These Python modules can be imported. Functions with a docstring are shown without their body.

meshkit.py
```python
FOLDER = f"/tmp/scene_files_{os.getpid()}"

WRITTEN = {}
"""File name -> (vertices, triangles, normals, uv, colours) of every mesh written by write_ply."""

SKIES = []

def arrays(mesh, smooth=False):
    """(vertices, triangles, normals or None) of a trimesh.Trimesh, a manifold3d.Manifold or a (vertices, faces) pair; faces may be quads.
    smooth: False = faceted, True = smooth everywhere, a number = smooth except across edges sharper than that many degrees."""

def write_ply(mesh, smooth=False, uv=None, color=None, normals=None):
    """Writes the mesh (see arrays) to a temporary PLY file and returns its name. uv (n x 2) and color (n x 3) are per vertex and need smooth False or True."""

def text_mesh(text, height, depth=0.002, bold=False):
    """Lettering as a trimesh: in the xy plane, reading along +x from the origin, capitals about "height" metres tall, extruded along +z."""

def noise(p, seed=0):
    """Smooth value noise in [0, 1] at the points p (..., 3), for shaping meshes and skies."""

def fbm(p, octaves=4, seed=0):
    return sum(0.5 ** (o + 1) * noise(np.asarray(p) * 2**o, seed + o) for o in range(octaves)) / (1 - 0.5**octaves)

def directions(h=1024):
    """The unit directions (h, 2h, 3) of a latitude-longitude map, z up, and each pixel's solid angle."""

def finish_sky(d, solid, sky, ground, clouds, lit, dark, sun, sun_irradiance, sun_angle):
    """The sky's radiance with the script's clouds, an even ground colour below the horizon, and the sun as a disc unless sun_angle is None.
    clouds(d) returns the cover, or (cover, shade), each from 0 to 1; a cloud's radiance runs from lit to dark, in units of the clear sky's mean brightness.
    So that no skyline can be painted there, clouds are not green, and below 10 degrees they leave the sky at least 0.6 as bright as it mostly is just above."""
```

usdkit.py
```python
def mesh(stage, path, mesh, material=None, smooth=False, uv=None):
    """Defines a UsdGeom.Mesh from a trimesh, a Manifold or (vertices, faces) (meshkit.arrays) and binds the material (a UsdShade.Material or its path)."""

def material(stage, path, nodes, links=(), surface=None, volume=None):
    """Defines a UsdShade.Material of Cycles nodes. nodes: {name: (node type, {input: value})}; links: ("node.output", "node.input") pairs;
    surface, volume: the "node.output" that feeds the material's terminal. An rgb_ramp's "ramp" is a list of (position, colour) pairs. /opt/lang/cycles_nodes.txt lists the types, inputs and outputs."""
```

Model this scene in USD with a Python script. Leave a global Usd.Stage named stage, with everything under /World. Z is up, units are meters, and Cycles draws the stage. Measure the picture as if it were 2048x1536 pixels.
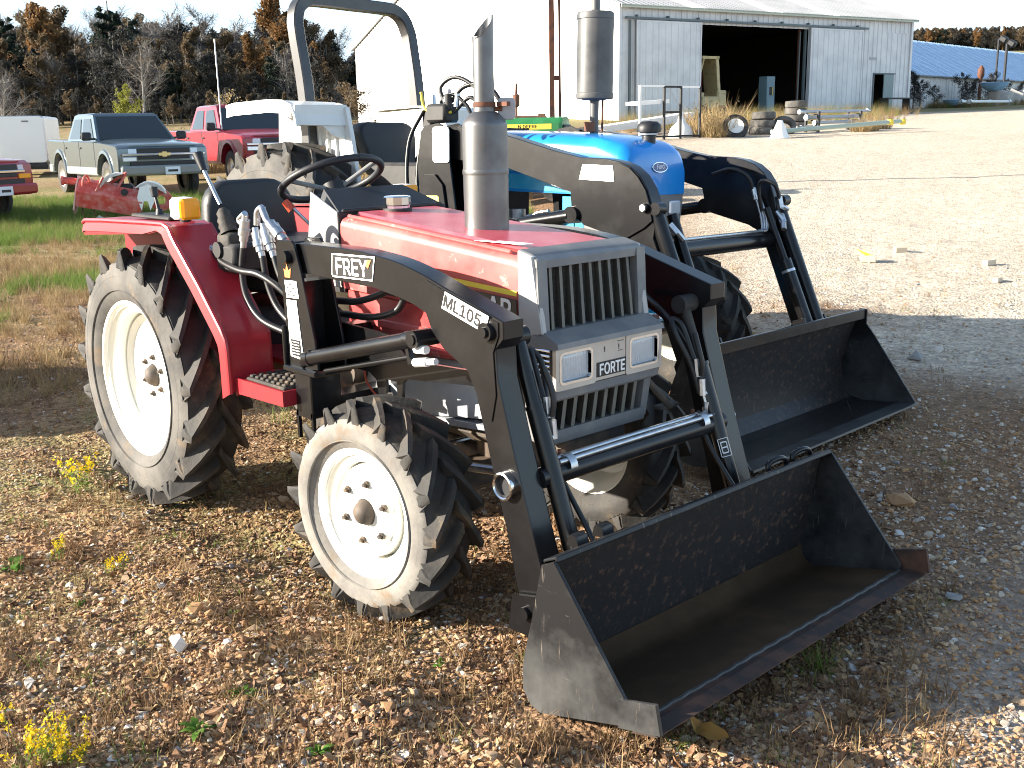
import math, random, sys
import numpy as np, trimesh, usdkit, meshkit
from shapely.geometry import Polygon
from pxr import Usd, UsdGeom, UsdLux, UsdShade, Gf, Sdf, Vt
PI = math.pi
rng = np.random.default_rng(7)
stage = Usd.Stage.CreateInMemory()
UsdGeom.SetStageUpAxis(stage, UsdGeom.Tokens.z); UsdGeom.SetStageMetersPerUnit(stage, 1.0)
UsdGeom.Xform.Define(stage, '/World'); UsdGeom.Scope.Define(stage, '/World/Looks')

# ------------------------------------------------------------------ camera
CAM = np.array([4.3108, -2.4538, 1.5229])
CR = np.array([0.68356, 0.72966, -0.01842]); CU = np.array([-0.15640, 0.17108, 0.97276]); CF = np.array([-0.71294, 0.66206, -0.23106])
FPX = 2144.8
cam = UsdGeom.Camera.Define(stage, '/World/camera')
m = Gf.Matrix4d(*[float(x) for x in (*CR, 0, *CU, 0, *(-CF), 0, *CAM, 1)])
cam.AddTransformOp().Set(m)
cam.CreateHorizontalApertureAttr(36.0); cam.CreateVerticalApertureAttr(27.0)
cam.CreateFocalLengthAttr(36.0 * FPX / 2048); cam.CreateClippingRangeAttr(Gf.Vec2f(0.05, 3000))
cam.CreateExposureAttr(1.7)
# ------------------------------------------------------------------ sky and sun (low, from the picture's left)
SUN_AZ, SUN_EL = math.radians(231), math.radians(18)          # direction towards the sun, azimuth from +x
SD = np.array([math.cos(SUN_AZ) * math.cos(SUN_EL), math.sin(SUN_AZ) * math.cos(SUN_EL), math.sin(SUN_EL)])
sky = UsdLux.DomeLight.Define(stage, '/World/sky')
usdkit.material(stage, '/World/Looks/sky', {
    's': ('sky_texture', {'sky_type': 'single_scattering', 'sun_disc': False, 'sun_elevation': SUN_EL, 'sun_rotation': math.atan2(SD[0], SD[1]), 'air_density': 1.0, 'aerosol_density': 1.0}),
    'tc': ('texture_coordinate', {}), 'mp': ('mapping', {'scale': (1.2, 1.2, 4.0)}), 'n': ('noise_texture', {'scale': 1.6, 'detail': 5., 'roughness': .55}),
    'r': ('map_range', {'from_min': .30, 'from_max': .62, 'to_min': .55, 'to_max': 1.0, 'clamp': True}), 'm': ('mix_color', {'b': (5.4, 6.9, 8.3), 'use_clamp': False}),
    'sx': ('separate_xyz', {}), 'el': ('map_range', {'range_type': 'smoothstep', 'from_min': .02, 'from_max': .36, 'to_min': .95, 'to_max': .06, 'clamp': True}), 'mu': ('math', {'math_type': 'multiply'}),
    'b': ('background_shader', {'strength': 0.075})}, [('tc.generated', 'mp.vector'), ('mp.vector', 'n.vector'), ('n.fac', 'r.value'), ('tc.generated', 'sx.vector'), ('sx.z', 'el.value'), ('r.result', 'mu.value1'), ('el.result', 'mu.value2'), ('mu.value', 'm.fac'), ('s.color', 'm.a'), ('m.result', 'b.color')], surface='b.background')
UsdShade.MaterialBindingAPI.Apply(sky.GetPrim()).Bind(UsdShade.Material.Get(stage, '/World/Looks/sky'))
sky.GetPrim().SetCustomDataByKey('kind', 'structure'); sky.GetPrim().SetCustomDataByKey('label', 'pale bright hazy sky over the yard')
sun = UsdLux.DistantLight.Define(stage, '/World/sun')
sun.CreateNormalizeAttr(True); sun.CreateIntensityAttr(1.25); sun.CreateAngleAttr(0.5); sun.CreateColorAttr(Gf.Vec3f(1.0, 0.91, 0.78))
zx = SD; xx = np.cross([0, 0, 1], zx); xx /= np.linalg.norm(xx); yx = np.cross(zx, xx)
sun.AddTransformOp().Set(Gf.Matrix4d(*[float(v) for v in (*xx, 0, *yx, 0, *zx, 0, 0, 0, 30, 1)]))

# ------------------------------------------------------------------ helpers: prims
USED = {}
def numbered(parent, name):
    k = (parent, name); n = USED.get(k, 0); USED[k] = n + 1
    return f'{parent}/{name}' if n == 0 else f'{parent}/{name}_{n:03d}'
def path(p): return p if isinstance(p, str) else str(p.GetPath())
def tag(o, label=None, cat=None, group=None, kind=None):
    o = o.GetPrim() if hasattr(o, 'GetPrim') else o
    for k, v in (('label', label), ('category', cat), ('group', group), ('kind', kind)):
        if v: o.SetCustomDataByKey(k, v)
    return o
def thing(name, label, cat, loc=(0, 0, 0), rz=0, group=None, tilt=None, scale=None):
    x = UsdGeom.Xform.Define(stage, numbered('/World', name))
    x.AddTranslateOp().Set(Gf.Vec3d(*map(float, loc)))
    x.AddRotateZOp().Set(float(rz))
    if tilt: x.AddRotateXOp().Set(float(tilt))
    if scale: x.AddScaleOp().Set(Gf.Vec3f(*map(float, scale)))
    return tag(x, label, cat, group)
def dup(root, loc, rz, label, group=None, scale=None, tilt=None):
    was = root.GetCustomData(); nm = root.GetName()
    while nm[-3:].isdigit() and nm[-4] == '_': nm = nm[:-4]
    x = UsdGeom.Xform.Define(stage, numbered('/World', nm)); p = x.GetPrim()
    p.GetReferences().AddInternalReference(root.GetPath()); p.SetInstanceable(True)
    x.ClearXformOpOrder()
    x.AddTranslateOp(opSuffix='d').Set(Gf.Vec3d(*map(float, loc))); x.AddRotateZOp(opSuffix='d').Set(float(rz))
    if tilt: x.AddRotateXOp(opSuffix='d').Set(float(tilt))
    if scale: x.AddScaleOp(opSuffix='d').Set(Gf.Vec3f(*map(float, scale)))
    return tag(p, label, was['category'], group or was.get('group'))
def obj(name, mesh, mat, parent='/World', label=None, smooth=35, cat=None, group=None, kind=None):
    if isinstance(mesh, MB): mesh = mesh.mesh()
    mm = usdkit.mesh(stage, numbered(path(parent), name), mesh, mat, smooth=smooth)
    return tag(mm, label, cat, group, kind)

# ------------------------------------------------------------------ helpers: meshes
def T(mesh, R=None, t=None):
    v = np.asarray(mesh.vertices)
    if R is not None: v = v @ np.asarray(R).T
    if t is not None: v = v + np.asarray(t)
    return trimesh.Trimesh(v, mesh.faces, process=False)
def rot(axis, deg):
    return trimesh.transformations.rotation_matrix(math.radians(deg), axis)[:3, :3]
def mirror_y(mesh):
    if isinstance(mesh, MB): mesh = mesh.mesh()
    v = np.array(mesh.vertices); v[:, 1] *= -1
    return trimesh.Trimesh(v, np.asarray(mesh.faces)[:, ::-1], process=False)
def hullpts(p):
    h = trimesh.Trimesh(np.asarray(p, float)).convex_hull if False else trimesh.convex.convex_hull(np.asarray(p, float))
    return trimesh.Trimesh(h.vertices, h.faces, process=False)
def boxm(c, s, R=None, b=0.0):
    s = np.asarray(s, float) / 2; b = min(b, s.min() * .8)
    if b <= 0:
        mm = trimesh.creation.box(s * 2)
    else:
        P = []
        for sx in (-1, 1):
            for sy in (-1, 1):
                for sz in (-1, 1):
                    g = np.array([sx, sy, sz])
                    for k in range(3):
                        q = s - b; q = q.copy(); q[k] = s[k]; P.append(g * q)
        mm = hullpts(P)
    return T(mm, R, c)
def sec_frames(P):
    P = np.asarray(P, float); t = np.gradient(P, axis=0); t /= np.linalg.norm(t, axis=1, keepdims=True) + 1e-12
    a = np.array([0, 0, 1.]) if abs(t[0][2]) < .9 else np.array([1., 0, 0])
    n = np.cross(t[0], a); n /= np.linalg.norm(n); N = [n]
    for i in range(1, len(P)):
        n = N[-1] - t[i] * (N[-1] @ t[i]); n /= np.linalg.norm(n) + 1e-12; N.append(n)
    N = np.array(N); return P, N, np.cross(t, N)
def tubem(P, r, n=10, cap=True):
    P, N, B = sec_frames(P); r = np.broadcast_to(np.asarray(r, float), len(P))
    a = np.linspace(0, 2 * PI, n, endpoint=False)
    V = (P[:, None] + r[:, None, None] * (np.cos(a)[None, :, None] * N[:, None] + np.sin(a)[None, :, None] * B[:, None])).reshape(-1, 3)
    return grid_close(V, len(P), n, cap)
def grid_close(V, k, n, cap=True):
    F = []
    for i in range(k - 1):
        j = np.arange(n); a = i * n + j; b = i * n + (j + 1) % n
        F += [np.c_[a, b, b + n], np.c_[a, b + n, a + n]]
    F = np.vstack(F)
    if cap:
        c0 = len(V); V = np.vstack([V, V[:n].mean(0), V[-n:].mean(0)]); j = np.arange(n)
        F = np.vstack([F, np.c_[np.full(n, c0), (j + 1) % n, j], np.c_[np.full(n, c0 + 1), (k - 1) * n + j, (k - 1) * n + (j + 1) % n]])
    return trimesh.Trimesh(V, F, process=False)
def spline(P, n=8):
    P = np.asarray(P, float); Q = np.vstack([2 * P[0] - P[1], P, 2 * P[-1] - P[-2]]); out = []
    for i in range(1, len(Q) - 2):
        for t in np.linspace(0, 1, n, endpoint=False):
            a, b, c, d = Q[i - 1], Q[i], Q[i + 1], Q[i + 2]
            out.append(.5 * (2 * b + (c - a) * t + (2 * a - 5 * b + 4 * c - d) * t * t + (3 * b - a - 3 * c + d) * t ** 3))
    out.append(P[-1]); return np.array(out)
def cylm(p, q, r, n=20, r2=None):
    return tubem(np.array([p, q], float), [r, r if r2 is None else r2], n)
def lathem(prof, p=(0, 0, 0), axis=(0, 0, 1), n=32):
    """prof: (radius, height) pairs revolved about axis through p."""
    prof = np.asarray(prof, float); ax = np.asarray(axis, float); ax /= np.linalg.norm(ax)
    a = np.array([1., 0, 0]) if abs(ax[0]) < .9 else np.array([0, 1., 0])
    u = np.cross(ax, a); u /= np.linalg.norm(u); w = np.cross(ax, u); th = np.linspace(0, 2 * PI, n, endpoint=False)
    V = np.asarray(p) + prof[:, 1][:, None, None] * ax + prof[:, 0][:, None, None] * (np.cos(th)[None, :, None] * u + np.sin(th)[None, :, None] * w)
    return grid_close(V.reshape(-1, 3), len(prof), n, False)
PL = {'y': (np.array([1., 0, 0]), np.array([0, 0, 1.]), np.array([0, -1., 0])),     # drawn in x,z seen from -y
      'x': (np.array([0, 1., 0]), np.array([0, 0, 1.]), np.array([1., 0, 0])),      # drawn in y,z seen from +x
      'z': (np.array([1., 0, 0]), np.array([0, 1., 0]), np.array([0, 0, 1.]))}
def frame_of(pl): return PL[pl] if isinstance(pl, str) else tuple(np.asarray(v, float) for v in pl)
def prism(poly, pl, d0, d1, b=0.0, holes=(), o=(0, 0, 0)):
    """polygon in the plane pl (name or (u, v, n)); spans distances d0 < d1 along n; b bevels the rims."""
    u, v, nn = frame_of(pl); P = Polygon(poly, holes).buffer(0)
    if b <= 0:
        mm = trimesh.creation.extrude_polygon(P, d1 - d0, engine='earcut'); V = np.asarray(mm.vertices)
        return trimesh.Trimesh(np.asarray(o) + V[:, :1] * u + V[:, 1:2] * v + (V[:, 2:] + d0) * nn, mm.faces, process=False)
    parts = []
    ring = np.array(P.exterior.coords)[:-1]
    if Polygon(ring).exterior.is_ccw is False: ring = ring[::-1]
    e = np.roll(ring, -1, 0) - ring; e /= np.linalg.norm(e, axis=1, keepdims=True) + 1e-12; nrm = np.c_[-e[:, 1], e[:, 0]]
    nm = np.roll(nrm, 1, 0); s = nm + nrm; k = 2 / np.maximum((s * s).sum(1), .5)
    inn = ring + b * (s * k[:, None] / 2 * 1.0)
    n = len(ring); L = [(inn, d0), (ring, d0 + b), (ring, d1 - b), (inn, d1)]
    V = np.vstack([np.asarray(o) + q[:, :1] * u + q[:, 1:2] * v + dd * nn for q, dd in L])
    G = grid_close(V, 4, n, False); F = [G.faces]
    v2, f2 = trimesh.creation.triangulate_polygon(Polygon(inn).buffer(0), engine='earcut')
    V = np.vstack([V, np.asarray(o) + v2[:, :1] * u + v2[:, 1:2] * v + d0 * nn, np.asarray(o) + v2[:, :1] * u + v2[:, 1:2] * v + d1 * nn])
    F += [f2[:, ::-1] + 4 * n, f2 + 4 * n + len(v2)]
    return trimesh.Trimesh(V, np.vstack(F), process=False)
def loft(secs, cap=True):
    n = len(secs[0]); return grid_close(np.vstack([np.asarray(s, float) for s in secs]), len(secs), n, cap)
def rrect(w, h, r, n=4, c=(0, 0)):
    P = []
    for (sx, sy, a0) in ((1, 1, 0), (-1, 1, 90), (-1, -1, 180), (1, -1, 270)):
        for a in np.radians(np.linspace(a0, a0 + 90, n)): P.append((c[0] + sx * (w / 2 - r) + r * math.cos(a), c[1] + sy * (h / 2 - r) + r * math.sin(a)))
    return P
def text3(txt, h, o, u, v, depth=.0015, bold=True, center=True, squash=1.0):
    mm = meshkit.text_mesh(txt, h, depth, bold); V = np.array(mm.vertices)
    if center: V[:, 0] -= V[:, 0].max() / 2
    V[:, 0] *= squash
    u, v = np.asarray(u, float), np.asarray(v, float); nn = np.cross(u, v)
    return trimesh.Trimesh(np.asarray(o) + V[:, :1] * u + V[:, 1:2] * v + V[:, 2:] * nn, mm.faces, process=False)
class MB:
    def __init__(s, *ms): s.m = list(ms)
    def add(s, *ms): s.m += ms; return s
    def mesh(s): return trimesh.util.concatenate([x if isinstance(x, trimesh.Trimesh) else x.mesh() for x in s.m])
    def box(s, c, sz, R=None, b=0.0): return s.add(boxm(c, sz, R, b))
    def cyl(s, p, q, r, n=20, r2=None): return s.add(cylm(p, q, r, n, r2))
    def tube(s, P, r, n=10): return s.add(tubem(P, r, n))
    def hose(s, P, r, n=8): return s.add(tubem(spline(P), r, n))

# ------------------------------------------------------------------ materials
LK = '/World/Looks/'
def mat(name, col, rough=.5, metal=0., col2=None, scale=6., detail=4., lo=.4, hi=.65, bump=0., bscale=60., coat=0., spec=.5, rough2=None, extra=None, spots=None, coatr=.05):
    """principled with up to two noises: col2 blends in by noise (lo..hi), spots=(colour, scale, lo, hi) adds worn flecks."""
    N = {'p': ('principled_bsdf', {'base_color': col, 'roughness': rough, 'metallic': metal, 'coat_weight': coat, 'coat_roughness': coatr, 'specular_ior_level': spec}), 'tc': ('texture_coordinate', {})}
    L = []; src = None
    if col2 is not None:
        N['n1'] = ('noise_texture', {'scale': scale, 'detail': detail, 'roughness': .6}); N['r1'] = ('rgb_ramp', {'ramp': [(lo, col), (hi, col2)]})
        L += [('tc.object', 'n1.vector'), ('n1.fac', 'r1.fac')]; src = 'r1.color'
        if rough2 is not None:
            N['rr'] = ('map_range', {'from_min': lo, 'from_max': hi, 'to_min': rough, 'to_max': rough2, 'clamp': True}); L += [('n1.fac', 'rr.value'), ('rr.result', 'p.roughness')]
    if spots is not None:
        c3, s3, l3, h3 = spots
        N['n3'] = ('noise_texture', {'scale': s3, 'detail': 6., 'roughness': .7}); N['r3'] = ('rgb_ramp', {'ramp': [(l3, (0, 0, 0)), (h3, (1, 1, 1))]})
        N['mx'] = ('mix_color', {'a': col, 'b': c3}); L += [('tc.object', 'n3.vector'), ('n3.fac', 'r3.fac'), ('r3.color', 'mx.fac')]
        if src: L.append((src, 'mx.a'))
        src = 'mx.result'
    if src: L.append((src, 'p.base_color'))
    if bump:
        N['nb'] = ('noise_texture', {'scale': bscale, 'detail': 3.}); N['bp'] = ('bump', {'strength': bump, 'distance': .01})
        L += [('tc.object', 'nb.vector'), ('nb.fac', 'bp.height'), ('bp.normal', 'p.normal')]
    return usdkit.material(stage, LK + name, N, L, surface='p.BSDF')
M = {}
M['black'] = mat('black_paint', (.006, .006, .0068), .24, col2=(.011, .011, .0118), scale=5, spec=.4, rough2=.28, lo=.45, hi=.75, bump=.02, bscale=25, coat=.12, spots=((.10, .10, .10), 55., .70, .80))
M['blackmatte'] = mat('black_matte', (.012, .012, .013), .62, col2=(.03, .028, .026), scale=9)
M['bucket_in'] = mat('bucket_inside', (.012, .011, .011), .38, spots=((.10, .058, .042), 34., .55, .70), bump=.05, bscale=30)
M['floor_in'] = mat('bucket_floor', (.055, .034, .019), .9, spec=.2, col2=(.11, .066, .034), scale=3., lo=.4, hi=.7)
M['bucket_out'] = usdkit.material(stage, LK + 'bucket_outside', {'tc': ('texture_coordinate', {}), 'ma': ('mapping', {'rotation': (0, .7, 0), 'scale': (1., 1., 14.)}), 'mb': ('mapping', {'rotation': (0, -.3, 0), 'scale': (9., 9., .8)}),
    'n1': ('noise_texture', {'scale': 4., 'detail': 6., 'roughness': .65}), 'n2': ('noise_texture', {'scale': 9., 'detail': 5., 'roughness': .7}), 'n3': ('noise_texture', {'scale': 8., 'detail': 5., 'roughness': .7}), 'sx': ('separate_xyz', {}), 'ez': ('map_range', {'from_min': .0, 'from_max': .38, 'to_min': .20, 'to_max': -.06}),
    'ad': ('math', {'math_type': 'add'}), 'r1': ('rgb_ramp', {'ramp': [(.42, (.010, .010, .011)), (.80, (.085, .085, .083))]}), 'r2': ('rgb_ramp', {'ramp': [(.63, (0, 0, 0)), (.80, (.8, .8, .8))]}), 'r3': ('rgb_ramp', {'ramp': [(.63, (0, 0, 0)), (.70, (1, 1, 1))]}),
    'mx': ('mix_color', {'b': (.20, .20, .195)}), 'mx2': ('mix_color', {'b': (.14, .12, .10)}), 'p': ('principled_bsdf', {'roughness': .38, 'specular_ior_level': .4})},
    [('tc.object', 'n1.vector'), ('tc.object', 'ma.vector'), ('ma.vector', 'n2.vector'), ('tc.object', 'mb.vector'), ('mb.vector', 'n3.vector'), ('tc.object', 'sx.vector'), ('sx.z', 'ez.value'), ('n1.fac', 'ad.value1'), ('ez.result', 'ad.value2'), ('ad.value', 'r1.fac'),
     ('n2.fac', 'r2.fac'), ('n3.fac', 'r3.fac'), ('r1.color', 'mx.a'), ('r2.color', 'mx.fac'), ('mx.result', 'mx2.a'), ('r3.color', 'mx2.fac'), ('mx2.result', 'p.base_color')], surface='p.BSDF')
M['edge'] = mat('rusty_edge', (.035, .022, .018), .65, col2=(.12, .055, .03), scale=14., lo=.45, hi=.7)
M['rust'] = mat('rust', (.16, .06, .03), .8, col2=(.07, .035, .025), scale=12.)
M['red'] = mat('red_paint', (.47, .042, .044), .36, col2=(.55, .14, .125), scale=3., lo=.38, hi=.66, coat=.15, rough2=.55, bump=.02, bscale=140, spots=((.64, .34, .30), 15., .60, .70), coatr=.15)
M['red2'] = mat('red_fender', (.36, .02, .03), .35, col2=(.28, .022, .03), scale=5., coat=.3, spots=((.2, .1, .06), 18., .68, .78), coatr=.15)
M['redtop'] = mat('red_faded', (.46, .05, .075), .33, col2=(.52, .11, .13), scale=9., lo=.4, hi=.7, coat=.2, bump=.02, bscale=120, coatr=.2)
M['cream'] = mat('cream_rim', (.82, .80, .71), .42, spots=((.52, .45, .33), 16., .70, .82))
M['white'] = mat('white_paint', (.80, .80, .77), .4)
M['rubber'] = mat('tyre_rubber', (.024, .023, .022), .75, col2=(.065, .056, .045), scale=7., lo=.4, hi=.75, bump=.18, bscale=60, spots=((.15, .10, .055), 7., .57, .72))
M['rubbermid'] = mat('worn_rubber', (.055, .053, .05), .8, col2=(.15, .14, .125), scale=5., lo=.35, hi=.7, bump=.14, bscale=60, spots=((.17, .12, .075), 7., .56, .72))
M['reflector'] = mat('lamp_reflector', (.80, .85, .92), .22, .6)
M['rubberdusty'] = mat('dusty_rubber', (.15, .14, .128), .85, col2=(.27, .255, .225), scale=6., lo=.35, hi=.65, bump=.14, bscale=60, spots=((.19, .135, .085), 7., .55, .70))
M['steel'] = mat('zinc_steel', (.62, .64, .66), .32, 1., col2=(.5, .52, .55), scale=30.)
M['chrome'] = mat('chrome', (.75, .76, .78), .12, 1.)
M['muffler'] = mat('muffler_steel', (.19, .195, .20), .34, .85, col2=(.13, .125, .125), scale=6., rough2=.5, spots=((.20, .10, .06), 20., .64, .76), lo=.35, hi=.7)
M['grey'] = mat('grey_plastic', (.16, .165, .175), .5, col2=(.21, .21, .205), scale=10., bump=.05, bscale=120)
M['cheek'] = mat('faded_grey', (.36, .37, .38), .45, col2=(.42, .42, .41), scale=8.)  # grille cheeks lighter than the frame, sunlight put into the colour
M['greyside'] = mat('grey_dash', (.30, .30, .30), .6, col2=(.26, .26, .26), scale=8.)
M['slat'] = mat('grille_slat', (.11, .11, .10), .6, col2=(.16, .15, .125), scale=8.)
M['silver'] = mat('silver_panel', (.52, .48, .43), .38, .35, col2=(.46, .42, .38), scale=6.)
M['darkgap'] = mat('dark_gap', (.015, .015, .016), .8)
M['panelgrey'] = mat('engine_panel', (.42, .44, .47), .42, .1, col2=(.36, .38, .40), scale=8., spots=((.18, .14, .1), 12., .64, .76))
M['dirtyiron'] = mat('dirty_iron', (.05, .045, .04), .7, col2=(.14, .10, .07), scale=9.)
M['seat'] = mat('seat_vinyl', (.012, .013, .016), .5, bump=.06, bscale=90)
M['hose'] = mat('hose_rubber', (.014, .014, .015), .42)
M['decalw'] = mat('decal_white', (.82, .82, .80), .4, spots=((.55, .55, .53), 40., .64, .72))
M['decalk'] = mat('decal_black', (.012, .012, .013), .4)
M['orange'] = mat('orange_decal', (.80, .25, .06), .5)
M['yellow'] = mat('yellow_paint', (.80, .60, .06), .5)
M['yellowdec'] = mat('yellow_label', (.82, .66, .10), .5, col2=(.75, .5, .14), scale=30)
M['redplastic'] = mat('red_knob', (.55, .07, .03), .4)
def glassmat(name, col, rough=.05, tr=.9, em=None):
    return usdkit.material(stage, LK + name, {'p': ('principled_bsdf', {'base_color': col, 'roughness': rough, 'transmission_weight': tr, 'ior': 1.45})}, [], surface='p.BSDF')
M['amber'] = mat('amber_lens', (.85, .33, .01), .2, coat=.5)
M['lens'] = usdkit.material(stage, LK + 'headlight_lens', {'tc': ('texture_coordinate', {}), 'w': ('wave_texture', {'bands_direction': 'y', 'scale': 30., 'distortion': 0.}),
    'b': ('bump', {'strength': .35, 'distance': .003}), 't': ('transparent_bsdf', {'color': (.92, .95, .97)}), 'd': ('diffuse_bsdf', {'color': (.75, .80, .86)}), 'q': ('mix_closure', {'fac': .35}), 'g': ('glossy_bsdf', {'color': (1, 1, 1), 'roughness': .06}), 'm': ('mix_closure', {'fac': .16})},
    [('tc.object', 'w.vector'), ('w.fac', 'b.height'), ('b.normal', 'g.normal'), ('b.normal', 'd.normal'), ('t.BSDF', 'q.closure1'), ('d.BSDF', 'q.closure2'), ('q.closure', 'm.closure1'), ('g.BSDF', 'm.closure2')], surface='m.closure')
def pane(name, tint=(.6, .65, .65)):
    return usdkit.material(stage, LK + name, {'f': ('fresnel', {'IOR': 1.5}), 't': ('transparent_bsdf', {'color': tint}), 'g': ('glossy_bsdf', {'color': (1, 1, 1), 'roughness': .02}), 'm': ('mix_closure', {})},
        [('f.fac', 'm.fac'), ('t.BSDF', 'm.closure1'), ('g.BSDF', 'm.closure2')], surface='m.closure')
M['glass'] = pane('window_glass', (.22, .27, .27))
# ------------------------------------------------------------------ wheels of the tractors
def lug_tyre(R, rr, w, nl, lug_h, lug_w, sweep, flat=1.0):
    """Tyre about the y axis centred at 0, open lugs in two staggered rows. -y is the outer side."""
    Rb = R - lug_h; hw = w / 2; sw = (R - rr) / .23
    prof = [(rr - .012, -hw * .72), (rr + .006, -hw * .80), (rr + .03, -hw * .95), (rr + (Rb - rr) * .45, -hw * 1.0), (rr + (Rb - rr) * .75, -hw * .97), (Rb - .012, -hw * .86), (Rb, -hw * .6), (Rb + .006, 0)]
    prof = prof + [(r, -a) for r, a in prof[-2::-1]]
    B = MB(lathem(prof, (0, 0, 0), (0, 1, 0), 56))
    for side in (-1, 1):
        for k in range(nl):
            a0 = 2 * PI * (k + (.5 if side > 0 else 0)) / nl
            S = []
            for t in (-.06, .3, .65, .93, 1.0):
                y = side * hw * t; ang = a0 + sweep * t
                rt = R - .012 * max(t, 0) ** 2; rb = Rb - .02 - .03 * max(t - .6, 0)
                wt = lug_w * (.42 - .10 * max(t, 0) ** 3) / R; wb = lug_w * (1.05 + .15 * t) / R
                S.append([(rb, y, ang - wb), (rt, y, ang - wt), (rt, y, ang + wt), (rb, y, ang + wb)])
            # the lug runs down the shoulder and fades into the sidewall
            for (rt, rb, yt, yb, ww) in ((R - .030 * sw, Rb - .05 * sw, 1.008, .90, .30), (R - .065 * sw, Rb - .075 * sw, 1.025, .93, .33), (R - .105 * sw, Rb - .11 * sw, 1.0, .94, .26), (R - .135 * sw, Rb - .14 * sw, .95, .92, .08)):
                a = a0 + sweep * (1.0 + .02)
                S.append([(rb, side * hw * yb, a - lug_w * (ww + .5) / R), (rt + .012, side * hw * yt, a - lug_w * ww / R), (rt + .012, side * hw * yt, a + lug_w * ww / R), (rb, side * hw * yb, a + lug_w * (ww + .5) / R)])
            V = [[(r * math.sin(q), y, r * math.cos(q)) for r, y, q in s] for s in S]
            B.add(loft(V))
    return B.mesh()
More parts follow.
